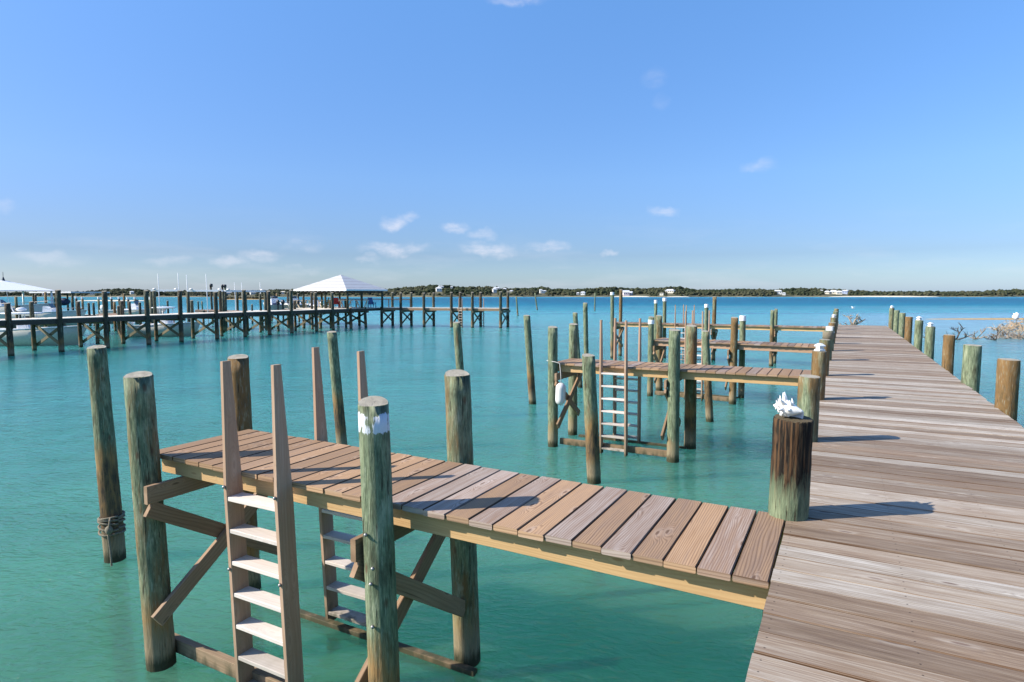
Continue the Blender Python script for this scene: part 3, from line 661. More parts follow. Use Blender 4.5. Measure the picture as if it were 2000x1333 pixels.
# ------------------------------------------------------------------ conch shell
def conch():
    c = (-.335, 4.79, 2.735)
    t = thing('conch_shell', c, 'white spiky conch shell lying on top of the charred piling', 'shell')
    cs = Vector(c)
    ax = Vector((.86, -.10, -.12)).normalized()            # spire at left, lip at right
    up = Vector((0, 0, 1)); up = (up-ax*up.dot(ax)).normalized(); sd = ax.cross(up)
    prof = [(-.105, .004), (-.09, .016), (-.075, .022), (-.06, .036), (-.045, .044), (-.028, .062), (-.01, .066), (.02, .060), (.05, .045), (.08, .028), (.105, .014), (.12, .006)]
    base = cs+up*.055
    mb = MB(); b = 0; seg = 28; n = len(prof)
    for i, (a, r) in enumerate(prof):
        for k in range(seg):
            th = 6.28318*k/seg; rr = r*(1+.12*math.sin(th+i*.6))
            if 2 <= i <= 6: rr *= 1+(.10 if (k % 4) < 2 else -.05)
            mb.v.append(tuple(base+ax*a+(up*math.cos(th)+sd*math.sin(th))*rr))
    for i in range(n-1):
        for k in range(seg):
            k2 = (k+1) % seg; mb.face((i*seg+k, i*seg+k2, (i+1)*seg+k2, (i+1)*seg+k), [(0, 0)]*4, (.5, .5, .5), True)
    mb.face(list(range(seg))[::-1], [(0, 0)]*seg, (.5,)*3); mb.face([(n-1)*seg+k for k in range(seg)], [(0, 0)]*seg, (.5,)*3)
    # knobs and spikes around the shoulder and the spire
    rg = random.Random(4)
    for ring, (a, r, cnt, ln, rs) in enumerate(((-.022, .058, 8, .062, .017), (-.052, .038, 8, .036, .010), (-.078, .020, 7, .022, .007), (.03, .056, 6, .028, .013))):
        for k in range(cnt):
            th = 6.28*k/cnt+ring*.5+.1; dr = (up*math.cos(th)+sd*math.sin(th)); p = base+ax*a+dr*r*.75
            l = ln*(1+.25*rg.uniform(-1, 1)) * (1.25 if math.cos(th) > .6 else (.45 if math.cos(th) < -.4 else 1))
            q = p+(dr-ax*.35).normalized()*(l+r*.25)
            mb.tube([p, p.lerp(q, .5), p.lerp(q, .85), q], [rs*1.25, rs*.8, rs*.35, rs*.12], 8)
    o = mb.build('body', M['shell'], t); o.location = -cs
    mb = MB()   # flared lip
    m = 12; rows = 5
    for j in range(rows):
        for i in range(m):
            f = i/(m-1); a = -.03+.15*f; wv = .05+.055*math.sin(f*3.1)*j/(rows-1)+.02*j/(rows-1)
            ang = 1.9+.18*j; p = base+ax*a+(up*math.cos(ang)+sd*-math.sin(ang))*(wv)+up*(.03*math.sin(f*3.14)*(j/(rows-1))**2+.006*math.sin(i*1.9))
            mb.v.append(tuple(p)); 
    nb = len(mb.v)
    for i in range(nb): x_, y_, z_ = mb.v[i]; mb.v.append((x_, y_, z_-.006))
    for j in range(rows-1):
        for i in range(m-1):
            q = (j*m+i, j*m+i+1, (j+1)*m+i+1, (j+1)*m+i); mb.face(q, [(0, 0)]*4, (.5,)*3, True); mb.face([x+nb for x in q[::-1]], [(0, 0)]*4, (.5,)*3, True)
    for i in range(m-1): q = ((rows-1)*m+i, (rows-1)*m+i+1); mb.face((q[0], q[1], q[1]+nb, q[0]+nb), [(0, 0)]*4, (.5,)*3)
    o = mb.build('lip', M['shellin'], t); o.location = -cs
    t.scale = (.9, .9, .9)
conch()

# ------------------------------------------------------------------ far pier
def fx_near(y): return -42.75-(y-17.)*.083
FZ = 2.10
fpier = thing('far_pier', (-44, 36, 0), 'long dark cross braced pier crossing the left half of the bay', 'pier')
def fpart(mb, n, m): o = mb.build(n, m, fpier); o.location = -fpier.location; return o
mb = MB(); y = 9.; rg = random.Random(5)
while y < 54.6:
    x1 = fx_near(y)+.05; x0 = x1-2.35
    if 46.6 < y: x0 = -52.6
    mb.beam((x0, y+.09, FZ-.02+rg.uniform(-.004, .004)), (x1, y+.09-.01, FZ-.02), .18, .04); y += .19
# outer arm
A0 = np.array([-46.0, 53.9]); A1 = np.array([-31.75, 57.25]); ad = (A1-A0)/np.linalg.norm(A1-A0); an = np.array([-ad[1], ad[0]])
Lr = np.linalg.norm(A1-A0); k = 0.
while k < Lr:
    p = A0+ad*k; q = p+an*2.35
    mb.beam((p[0], p[1], FZ-.02), (q[0], q[1], FZ-.02+rg.uniform(-.004, .004)), .18, .04); k += .19
fpart(mb, 'deck', M['darkdeck'])
mb = MB()
for off in (.0, -2.2):
    ys = list(np.arange(9, 54, 3.0))+[54.]
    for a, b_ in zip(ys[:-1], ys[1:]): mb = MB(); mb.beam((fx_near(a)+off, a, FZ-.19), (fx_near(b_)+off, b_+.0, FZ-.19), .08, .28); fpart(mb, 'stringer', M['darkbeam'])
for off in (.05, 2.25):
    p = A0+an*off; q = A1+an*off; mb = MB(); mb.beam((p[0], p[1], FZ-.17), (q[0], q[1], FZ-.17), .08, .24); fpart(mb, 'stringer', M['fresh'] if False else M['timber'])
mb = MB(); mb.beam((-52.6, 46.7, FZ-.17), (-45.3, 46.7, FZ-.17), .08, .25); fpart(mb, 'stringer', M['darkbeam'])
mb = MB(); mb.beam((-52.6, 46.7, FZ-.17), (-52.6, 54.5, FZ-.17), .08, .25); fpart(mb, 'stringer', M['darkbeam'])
def fpile(x, y, tz, r=.16, lx=0.): 
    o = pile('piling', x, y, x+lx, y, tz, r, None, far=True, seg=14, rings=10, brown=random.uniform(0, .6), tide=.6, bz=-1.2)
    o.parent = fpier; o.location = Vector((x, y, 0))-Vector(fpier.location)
def fbent(p, q, zc=None):
    """cross braced bent between two piles p (near) and q (far)"""
    z1 = FZ-.34; d = np.array([q[0]-p[0], q[1]-p[1]]); L = np.linalg.norm(d); d /= L; sx, sy = d[1]*.15, -d[0]*.15
    for za, zb, o in ((z1-.1, .35, 1), (.35, z1-.1, .66)):
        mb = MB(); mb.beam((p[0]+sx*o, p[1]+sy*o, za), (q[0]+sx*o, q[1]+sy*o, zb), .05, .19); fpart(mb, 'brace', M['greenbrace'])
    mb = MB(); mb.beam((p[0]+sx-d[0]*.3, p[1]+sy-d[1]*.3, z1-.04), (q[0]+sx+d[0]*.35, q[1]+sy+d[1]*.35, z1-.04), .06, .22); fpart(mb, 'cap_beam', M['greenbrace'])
BY = [(14.8,3.1,3.1),(17.75,3.08,3.1),(20.5,3.86,3.12),(23.35,3.80,3.1),(26.3,3.85,3.12),(28.9,3.86,3.85),(32.1,3.78,3.1),(34.9,3.95,3.9),(37.6,3.85,3.6),(40.3,3.95,3.9),(43.6,3.75,3.0),(46.0,3.75,3.8),(48.8,2.2,3.0),(51.3,2.2,3.)]
for yy, zn, zf in BY:
    xn = fx_near(yy)+.1; xf = xn-2.5
    fpile(xn, yy, zn, lx=random.uniform(-.12, .02)); fpile(xf, yy-.35, zf, r=.13, lx=random.uniform(-.1, .02)); fbent((xn, yy), (xf, yy-.35))
for k, zn, zf in ((.5, 2.2, 3.8), (2.85, 3.75, 3.78), (5.6, 3.72, 3.75), (8.8, 3.80, 3.82), (11.2, 3.80, 3.80), (14.35, 3.85, 3.85)):
    p = A0+ad*k-an*.1; q = A0+ad*(k+.1)+an*2.45
    fpile(p[0], p[1], zn); fpile(q[0], q[1], zf); fbent(p, q)
for x_, y_ in ((-52.5, 47.), (-50.2, 47.), (-47.8, 47), (-52.5, 51), (-52.5, 54.4), (-49.2, 54.4)): fpile(x_, y_, 2.0)
ladder('white ladder on the near side of the far pier arm', -36.42, -36.42, .42, float((A0+ad*9.6)[1])-.25, -1, ztop=3.15, grp='ladders on the far pier arm')
ladder('dark ladder rising behind the far pier arm', -35.6, -35.6, .45, float((A0+ad*10.5)[1])+2.5, 1, ztop=3.15, grp='ladders on the far pier arm')

# ------------------------------------------------------------------ gazebo on the far pier
gx0, gx1, gy0, gy1 = -52.45, -44.85, 47.75, 54.2
gz = thing('gazebo', (-48.6, 51, FZ), 'open pavilion with a white pyramid roof on the far pier', 'gazebo')
def gp(mb, n, m): o = mb.build(n, m, gz); o.location = -gz.location; return o
ez, apz = 4.10, 5.72; apx, apy = (gx0+gx1)/2, (gy0+gy1)/2
mb = MB(); cs_ = [(gx0, gy0), (gx1, gy0), (gx1, gy1), (gx0, gy1)]
for i in range(4):
    a, b_ = cs_[i], cs_[(i+1) % 4]; mb.poly([(*a, ez), (*b_, ez), (apx, apy, apz)])
    mb.poly([(*b_, ez-.07), (*a, ez-.07), (apx, apy, apz-.09)])
gp(mb, 'roof', M['roof'])
mb = MB()
for i in range(4):
    a, b_ = cs_[i], cs_[(i+1) % 4]; mb.beam((*a, ez-.075), (*b_, ez-.075), .04, .15)
gp(mb, 'fascia', M['paint'])
x = gx0+.4
while x < gx1-.2: mb = MB(); mb.beam((x, gy0+.03, ez-.17), (x, gy0+.75, ez-.06), .07, .12); gp(mb, 'rafter_tail', M['paint']); x += .62
for x_, y_ in ((gx0+.95, gy0+.5), (-48.3, gy0+.5), (gx1-.35, gy0+.5), (gx1-.35, 50.4), (gx1-.35, gy1-.5), (-48.2, gy1-.5), (gx0+.95, gy1-.5), (gx0+.95, 50.9)):
    mb = MB(); mb.tube([(x_, y_, FZ), (x_, y_, ez-.05)], [.125, .115], 12); gp(mb, 'post', M['farpile'])
mb = MB()
for y_ in (gy0+.55,):
    mb.beam((gx0+1, gy0+.5, ez-.25), (gx1-.3, gy0+.5, ez-.25), .08, .2); mb.beam((gx0+1, gy1-.5, ez-.25), (gx1-.3, gy1-.5, ez-.25), .08, .2); mb.beam((gx1-.35, gy0+.5, ez-.26), (gx1-.35, gy1-.5, ez-.26), .08, .2)
gp(mb, 'ring_beam', M['darkbeam'])
# railing beyond the gazebo
rl = thing('railing', (-47.5, 56, FZ), 'thin dark railing along the back of the gazebo deck', 'railing')
def rlp(mb, n): o = mb.build(n, M['darkbeam'], rl); o.location = -rl.location
a = A0+ad*.2+an*2.3; b_ = A0+ad*2.9+an*2.3
mb = MB(); mb.beam((-52.4, 54.4, 3.02), (a[0], a[1]+.0, 3.02), .06, .09); rlp(mb, 'top_rail')
mb = MB(); mb.beam((a[0]+.02, a[1], 3.02), (b_[0], b_[1], 3.0), .06, .09); rlp(mb, 'top_rail')
for q in ((-52.4, 54.4), (-50, 54.75), (a[0], a[1]), (b_[0], b_[1])): mb = MB(); mb.beam((q[0], q[1], FZ), (q[0], q[1], 3.0), .08, .08, up=(0, 1, 0)); rlp(mb, 'post')

def bench(x, y, rz, lab, m='cream'):
    t = thing('bench', (x, y, FZ), lab, 'bench', 'cream benches under the gazebo', rz)
    mb = MB(); mb.box(-.75, .75, -.25, .25, .80, .86); mb.build('top', M[m], t)
    for s_ in (-1, 1):
        mb = MB(); mb.beam((s_*.55, .22, .80), (s_*.2, -.30, 0), .07, .1); mb.build('leg', M[m], t)
        mb = MB(); mb.beam((s_*.52, -.2, .80), (s_*.55, .30, 0), .07, .1); mb.build('leg', M[m], t)
def chair(x, y, rz, m, lab):
    t = thing('chair', (x, y, FZ), lab, 'chair', None, rz)
    mb = MB(); mb.beam((-.3, .02, .42), (.3, .02, .42), .5, .04, up=(0, .15, 1)); mb.build('seat', M[m], t)
    mb = MB(); mb.beam((0, .27, .42), (0, .50, 1.12), .62, .04, up=(0, -1, .2), w1=.5); mb.build('backrest', M[m], t)
    for s_ in (-1, 1):
        mb = MB(); mb.beam((s_*.3, -.25, 0), (s_*.3, -.25, .62), .05, .08, up=(0, 1, 0)); mb.build('leg', M[m], t)
        mb = MB(); mb.beam((s_*.3, .3, 0), (s_*.3, .3, .6), .05, .08, up=(0, 1, 0)); mb.build('leg', M[m], t)
        mb = MB(); mb.box(s_*.3-.06, s_*.3+.06, -.3, .35, .62, .65); mb.build('armrest', M[m], t)
bench(-52.9, 49.2, .9, 'cream bench at the left end of the gazebo deck')
bench(-50.7, 50.4, .8, 'cream bench between the left gazebo posts beside the green chair')
bench(-47.0, 49.9, .8, 'cream bench just right of the red chair')
bench(-45.9, 51.2, .8, 'cream bench beside the blue folding chair')
chair(-49.2, 50.8, .9, 'red', 'red plastic chair under the gazebo')
chair(-50.2, 50.0, -.6, 'greenp', 'dark green chair under the gazebo left of the red chair')
chair(-45.6, 52.5, 1.2, 'blue', 'blue and white chair under the right side of the gazebo')
t = thing('table', (-49.9, 51.6, FZ), 'white table behind the red chair', 'table', None, 0.)
mb = MB(); mb.box(-.6, .6, -.4, .4, .84, .9); mb.build('top', M['white'], t)
for sx in (-.5, .5):
    for sy in (-.3, .3): mb = MB(); mb.beam((sx, sy, 0), (sx, sy, .84), .06, .06, up=(0, 1, 0)); mb.build('leg', M['white'], t)

# ------------------------------------------------------------------ boats
def boat(name, x, y, rz, L, B, fb, lab, top=True, engines=1, dome=False, z0=0., cover=None, hullm='hull', ttz=2.2):
    """bow towards local +x, origin at the waterline amidships"""
    t = thing(name, (x, y, z0), lab, 'boat', None, rz)
    N = 14; mb = MB(); secs = []
    for i in range(N+1):
        f = i/N; xx = -L/2+L*f; w_ = B/2*(1-max(0, (f-.5)/.5)**2.3) if f > .5 else B/2*(.93+.07*f*2)
        sh = fb*(1+.30*f**2); xe = xx+ (.10*L*max(0, (f-.6)/.4)**1.5)
        secs.append([(xx, 0, -.35+.25*max(0, f-.7)), (xx, w_*.72*(1 if f < .95 else .3), -.08+.1*f), (xx+(xe-xx)*.45, w_*.93, sh*.45), (xe, max(w_, .03), sh), (xe, max(w_-.09, .0), sh+.03), (xe-.02, max(w_-.16, 0.), sh-.02)])
    b = 0
    for sgn in (1, -1):
        b = len(mb.v)
        for s_ in secs:
            for p in s_: mb.v.append((p[0], p[1]*sgn, p[2]))
        for i in range(N):
            for k in range(5):
                q = (b+i*6+k, b+(i+1)*6+k, b+(i+1)*6+k+1, b+i*6+k+1)
                mb.face(q if sgn > 0 else q[::-1], [(0, 0)]*4, (.5,)*3, True)
    mb.poly([(secs[0][k][0], secs[0][k][1], secs[0][k][2]) for k in range(6)]+[(secs[0][k][0], -secs[0][k][1], secs[0][k][2]) for k in range(5, -1, -1)])
    mb.build('hull', M[hullm], t)
    mb = MB()
    mb.poly([(s_[5][0], s_[5][1], s_[5][2]-(.32 if i < N*.62 else .02)) for i, s_ in enumerate(secs)]+[(s_[5][0], -s_[5][1], s_[5][2]-(.32 if i < N*.62 else .02)) for i, s_ in reversed(list(enumerate(secs)))])
    mb.build('deck', M['white'], t)
    mb = MB()
    for sgn in (1, -1):
        for a, c in zip(secs[:-1], secs[1:]): mb.beam((a[3][0], a[3][1]*sgn, a[3][2]+.02), (c[3][0], c[3][1]*sgn, c[3][2]+.02), .07, .06)
    mb.build('gunwale', M['white'], t)
    mb = MB(); mb.prism([(-.05*L, -.42, fb-.3), (.12*L, -.42, fb-.3), (.09*L, -.42, fb+.55), (-.03*L, -.42, fb+.70)], (0, .84, 0)); mb.build('console', M['white'], t)
    mb = MB(); mb.prism([(.088*L, -.36, fb+.56), (.10*L, -.36, fb+.56), (.05*L, -.36, fb+1.0), (.045*L, -.36, fb+1.0)], (0, .72, 0)); mb.build('windshield', M['glass'], t)
    mb = MB(); mb.box(-.18*L, -.09*L, -.4, .4, fb-.3, fb+.15); mb.build('seat', M['navy'] if cover else M['white'], t)
    if top:
        mb = MB(); mb.sphere((.0, 0, ttz), .19*L, B*.40, .09, 20, 6, fn=lambda v: 1.); mb.build('hardtop', M['white'], t)
        for sx, sy in ((-.1, -.5), (-.1, .5), (.1, -.5), (.1, .5)):
            mb = MB(); mb.tube([(sx*L*1.05, sy*1.2, fb-.3), (sx*L*.8, sy*1.1, ttz)], .03, 6); mb.build('top_frame', M['white'], t)
    if dome:
        mb = MB(); mb.sphere((.0, 0, ttz+.27), .32, .32, .15, 14, 8); mb.tube([(0, 0, ttz), (0, 0, ttz+.2)], .08, 8); mb.build('radar_dome', M['white'], t)
        mb = MB(); mb.tube([(-.5, 0, ttz), (-.72, 0, ttz+.45), (-.7, 0, ttz+.6)], .04, 6); mb.build('antenna', M['white'], t)
    for e in range(engines):
        ey = (e-(engines-1)/2)*.55
        mb = MB(); mb.m = 0
        mb.sphere((-L/2-.32, ey, fb+.28), .28, .20, .30, 12, 8, fn=lambda v: 1+.15*abs(v.x)); mb.beam((-L/2-.30, ey, fb+.1), (-L/2-.28, ey, -.4), .14, .22, up=(1, 0, 0)); mb.build('outboard_engine', M['black' if cover else 'white'], t)
    # bow rail
    mb = MB(); pts = []
    for s_ in secs[9:]: pts.append((s_[3][0]-.05, s_[3][1]*.92, s_[3][2]+.32))
    full = pts+[(p[0], -p[1], p[2]) for p in pts[::-1]]; mb.tube(full, .018, 5)
    for p in full[::2]: mb.tube([(p[0], p[1], p[2]-.3), p], .014, 5)
    mb.build('bow_rail', M['steel'], t)
    return t
boat('motor_boat', -51.35, 22.1, .49, 7.8, 2.5, 1.05, 'beige motor boat with hardtop and radar dome behind the left end of the far pier', dome=True, engines=2, ttz=2.25)
boat('motor_boat', -51.3, 32.5, .49, 5.2, 2.4, .95, 'white motor boat with pointed bow behind the cross braces of the far pier', engines=1, ttz=2.45)
boat('motor_boat', -60.2, 51.9, 2.6, 6.5, 2.4, .9, 'white boat with dark stern engines on a lift left of the gazebo', top=False, engines=2, z0=1.5, cover=True)
boat('motor_boat', -58.0, 52.9, 2.6, 6.0, 2.3, .9, 'white boat right beside the one with dark engines left of the gazebo', top=False, engines=2, z0=1.5, cover=True)
boat('motor_boat', -56.6, 54.9, 2.6, 5.5, 2.2, .8, 'small white boat just left of the gazebo posts', top=False, engines=1, z0=1.4)
boat('cabin_cruiser', -83.5, 33.5, .5, 11., 3.4, 2.0, 'large white cruiser with light blue shaded side at the far left marina', engines=0, ttz=4.0)
boat('motor_boat', -74.0, 34.2, .6, 6.5, 2.4, 1.1, 'white boat with dark navy engine hood at the far left marina', top=False, engines=1, cover=True, z0=.5)
boat('skiff', -66.0, 38.5, .4, 6.2, 2.1, .6, 'low white skiff resting behind the far pier left of centre', top=False, engines=1, z0=1.3)
# low white boat tops and lift beams above the far pier
def lift(xa, ya, xb, yb, z, zp, lab):
    t = thing('boat_lift', ((xa+xb)/2, (ya+yb)/2, 0), lab, 'boat lift', 'boat lifts behind the far pier')
    def lp(mb, n, m): o = mb.build(n, m, t); o.location = -t.location
    mb = MB(); mb.beam((xa, ya, z), (xb, yb, z), .18, .17); lp(mb, 'top_beam', M['paint'])
    for k_ in (0, 1):
        x_, y_ = ((xa, ya), (xb, yb))[k_]
        mb = MB(); mb.tube([(x_, y_, -1), (x_, y_, z-.09)], .15, 12); lp(mb, 'post', M['farpile'])
        mb = MB(); mb.sphere((x_+(.5 if k_ == 0 else -.5), y_, z+.14), .22, .12, .10, 8, 6); lp(mb, 'motor', M['fender'])
lift(-59.2, 36.3, -56.85, 37.6, 3.95, 3.5, 'boat lift with white beam left of centre above the far pier')
lift(-56.1, 38.0, -53.1, 39.6, 3.93, 3.5, 'boat lift with a longer white beam in the middle behind the far pier')
lift(-53.0, 39.75, -53.6, 45.0, 3.90, 3.5, 'boat lift with white beam running towards the gazebo')
PL = [(-60.55,37.87,5.64,'tallest white guide pole left of the first white lift beam'),(-58.78,38.82,5.74,'white guide pole at the right end of the first white lift beam'),(-58.02,39.22,5.54,'white guide pole at the left end of the middle white lift beam'),(-56.31,40.15,5.64,'white guide pole rising over the middle white lift beam'),
(-65.11,50.18,5.02,'short thin pole left of the tall green piles'),(-64.35,50.58,5.02,'short thin pole right behind the tall green piles'),(-62.38,51.64,5.02,'thin pole near the right end of the white lift beams')]
for x_, y_, z_, lab in PL:
    mb = MB(); mb.tube([(x_+.15, y_, -.5), (x_+.08, y_, 3.2), (x_, y_, z_)], [.045, .04, .022], 8); tag(mb.build('guide_pole', M['paint'], None, origin=(x_, y_, 0)), lab, 'pole', 'thin white boat guide poles')
bp = [(-70.81,30.09,3.35),(-70.55,30.23,2.46),(-86.42,38.74,3.6),(-79.64,36.7,3.83),(-90.27,42.35,3.27),(-78.57,37.28,2.79),(-110.64,54.11,3.27),(-110.04,54.44,2.86),(-82.06,41.08,3.1),(-81.41,41.43,3.04),(-75.34,39.01,2.62),(-74.88,39.26,2.62),(-79.66,42.37,3.04),(-63.34,34.1,2.86),(-78.29,43.1,3.04),(-62.42,34.59,2.86),(-77.47,43.55,3.07),(-61.68,34.99,2.91),(-82.04,46.76,3.67),(-76.54,44.04,2.98),(-61.07,35.32,2.86),(-75.77,44.46,3.04),(-75.5,44.6,2.92),(-60.24,35.77,2.81),(-69.19,42.31,3.02),(-77.09,49.42,2.74),(-101.26,70.49,2.33),(-100.62,70.84,2.33),(-67.56,48.86,4.53),(-70.76,52.82,4.52),(-70.49,52.96,4.52),(-56.2,43.61,3.98),(-54.0,44.79,3.65),(-72.66,63.15,3.7),(-59.38,53.25,3.85),(-62.17,57.43,3.69),(-60.96,58.07,2.81)]
ordn = ['first','second','third','fourth','fifth','sixth','seventh','eighth','ninth','tenth','eleventh','twelfth','thirteenth','fourteenth','fifteenth','sixteenth','seventeenth','eighteenth','nineteenth']
order = sorted(range(len(bp)), key=lambda i: bp[i][0]/bp[i][1])
for rank, i in enumerate(order):
    x_, y_, z_ = bp[i]
    lab = (ordn[rank]+' from the left among the small piles behind the far pier') if rank < 19 else (ordn[len(bp)-1-rank]+' pile from the right, counted back from the gazebo, behind the far pier')
    o = pile('mooring_pile', x_, y_, x_-random.uniform(-.05, .15), y_, z_, .13, far=(i % 3 != 0), seg=10, rings=5, bz=-1, brown=random.uniform(0, .6)); tag(o, lab, 'mooring pile', 'small piles behind the far pier')
    if i in (8, 9, 12, 14, 16, 19, 21, 24): band(o, x_-.05, y_, z_-.05, z_+.22, .13, 8, 'white_cap')
    if i in (28, 29, 30):
        mb = MB(); mb.tube([(x_-.05, y_, z_-.05), (x_-.05, y_, z_+.28), (x_-.05, y_, z_+.33)], [.19, .19, .12], 10); c = mb.build('cap', M['black'], None, origin=(x_, y_, z_)); c.parent = o; c.location = (0, 0, z_)
def backpier(x0, y0, x1, y1, wd, z, lab, m='boards', step=3.):
    t = thing('back_pier', (x0, y0, 0), lab, 'pier', 'smaller piers behind the far pier')
    a = np.array([x0, y0]); b_ = np.array([x1, y1]); L = np.linalg.norm(b_-a); d = (b_-a)/L; n = np.array([-d[1], d[0]])
    mb = MB(); k = 0.
    while k < L: p = a+d*k; q = p+n*wd; mb.beam((p[0], p[1], z-.02), (q[0], q[1], z-.02), .18, .04); k += .195
    o = mb.build('deck', M[m], t); o.location = -t.location
    for off in (.05, wd-.05):
        p = a+n*off; q = b_+n*off; mb = MB(); mb.beam((p[0], p[1], z-.15), (q[0], q[1], z-.15), .06, .2); o = mb.build('stringer', M['darkbeam'], t); o.location = -t.location
    k = .5
    while k < L:
        for off in (-.1, wd+.1):
            p = a+d*k+n*off; o = pile('piling', p[0], p[1], p[0], p[1], z+.0+random.choice((0, 0, .8)), .12, None, far=True, seg=10, rings=4, bz=-1); o.parent = t; o.location = Vector((p[0], p[1], 0))-Vector(t.location)
        k += step
backpier(-46.5, 26.2, -62, 34.5, 1.4, 1.75, 'sunlit brown finger pier just behind the far pier, left of centre')
backpier(-47.5, 41.5, -62, 44.5, 1.6, 1.9, 'brown finger pier running back between the lifts and the gazebo')
backpier(-58, 22, -66, 60, 1.6, 1.55, 'thin dark low pier crossing the marina behind the far pier', m='darkdeck', step=6.)
backpier(-95, 34, -70, 47, 1.5, 1.1, 'low dark dock farthest left behind the cruiser', m='darkdeck', step=5.)
# far left pavilion
t = thing('boathouse', (-93, 38.5, 0), 'white tent shaped roof with a dark weather vane at the left edge of the marina', 'boathouse')
def tp(mb, n, m): o = mb.build(n, m, t); o.location = -t.location
x0, x1, y0, y1 = -97.5, -89.5, 34.5, 42.5
mb = MB(); c4 = [(x0, y0), (x1, y0), (x1, y1), (x0, y1)]; ap = ((x0+x1)/2, (y0+y1)/2, 5.35)
for i in range(4): a, b_ = c4[i], c4[(i+1) % 4]; mb.poly([(*a, 4.05), (*b_, 4.05), ap]); mb.poly([(*b_, 4.0), (*a, 4.0), (ap[0], ap[1], 5.25)])
tp(mb, 'roof', M['paint'])
mb = MB(); mb.beam((ap[0], ap[1], 5.2), (ap[0], ap[1], 5.75), .35, .35, up=(0, 1, 0), w1=.08, h1=.08); mb.tube([(ap[0], ap[1], 5.7), (ap[0], ap[1], 6.4)], .03, 5); tp(mb, 'weather_vane', M['black'])
for i, (a, b_) in enumerate([(x0+.4, y0+.4), (x1-.4, y0+.4), (x1-.4, y1-.4), (x0+.4, y1-.4)]): mb = MB(); mb.tube([(a, b_, -.5), (a, b_, 4.05)], .12, 8); tp(mb, 'post', M['paint'])
t = thing('dock_shed', (-92, 45, 0), 'low flat grey roofed shed just right of the white tent roof at far left', 'shed')
x0, x1, y0, y1 = -98, -87.5, 43.2, 48
mb = MB(); mb.box(x0, x1, y0, y1, 3.75, 3.93); tp(mb, 'roof', M['r_grey'])
for a, b_ in ((x0+.4, y0+.3), (x1-.3, y0+.3), (-92, y0+.3), (x1-.3, y1-.3), (x0+.4, y1-.3)): mb = MB(); mb.tube([(a, b_, -.5), (a, b_, 3.75)], .14, 8); tp(mb, 'post', M['farpile'])
mb = MB(); mb.sphere((-91, 44, 2.6), .9, .7, .5); tag(mb.build('navy_cover', M['navy'], None, origin=(-91, 44, 2.1)), 'dark navy canvas cover under the flat roofed shed', 'cover')

# ------------------------------------------------------------------ island across the bay
def P(px, d):      # ground point at depth d (m) along viewing azimuth px
    k = (px-1000)/FOC*1.0029; v = FW*d+RT*d*k; return float(v[0]), float(v[1])
PROF = [(-500,571),(-200,571),(0,573),(90,573),(150,572.5),(170,571.5),(215,567.5),(232,566.5),(265,566.5),(300,570.5),(350,571),(400,572.5),(480,571),(515,569.5),(545,567.5),(600,566.5),(680,567),(760,567),(800,563.5),(850,559.5),(880,560.5),(900,563),(950,561.5),(975,564),(1000,566),(1035,564.5),(1062,562.5),(1078,566.5),(1110,567.5),(1160,565.5),(1185,563),(1250,566),(1290,564),(1320,562),(1345,567),(1365,569),(1400,568),(1480,567),(1505,569),(1550,565),(1600,566),(1650,569),(1700,572),(1750,572),(1850,572),(1920,571),(1950,568.5),(2000,568),(2100,567),(2300,570),(2600,572)]
px_ = np.array([p[0] for p in PROF], float); py_ = np.array([p[1] for p in PROF], float)
D0 = 800.
def shore(px): return D0+12*math.sin(px*.013)+8*math.sin(px*.041+1)+ (60 if px < 140 else 0)
def ridge(px): return max(1.2, EYE+(574.9-np.interp(px, px_, py_))/FOC*(D0+95)-1.6)
rows = [(0, -1.0, 0), (1.5, .25, .02), (6, .9, .1), (22, 1.5, .3), (45, 2., .55), (75, 0, .88), (95, 0, 1.), (150, 0, .9), (260, 0, .35), (420, -1, 0)]
mb = MB(); xs = list(range(-600, 2701, 12)); rg = random.Random(9)
for i, px in enumerate(xs):
    s0 = shore(px); rz_ = ridge(px)
    for dd, zb, f in rows:
        x_, y_ = P(px, s0+dd); mb.v.append((x_, y_, max(zb, 0)*(1-f)+rz_*f+(zb if zb < 0 else 0)+(rg.uniform(-.3, .3) if f > .3 else 0)))
nr = len(rows)
for i in range(len(xs)-1):
    for k in range(nr-1): mb.face((i*nr+k, (i+1)*nr+k, (i+1)*nr+k+1, i*nr+k+1), [(0, 0)]*4, (.5,)*3, True)
tag(mb.build('island', M['land']), kind='structure')
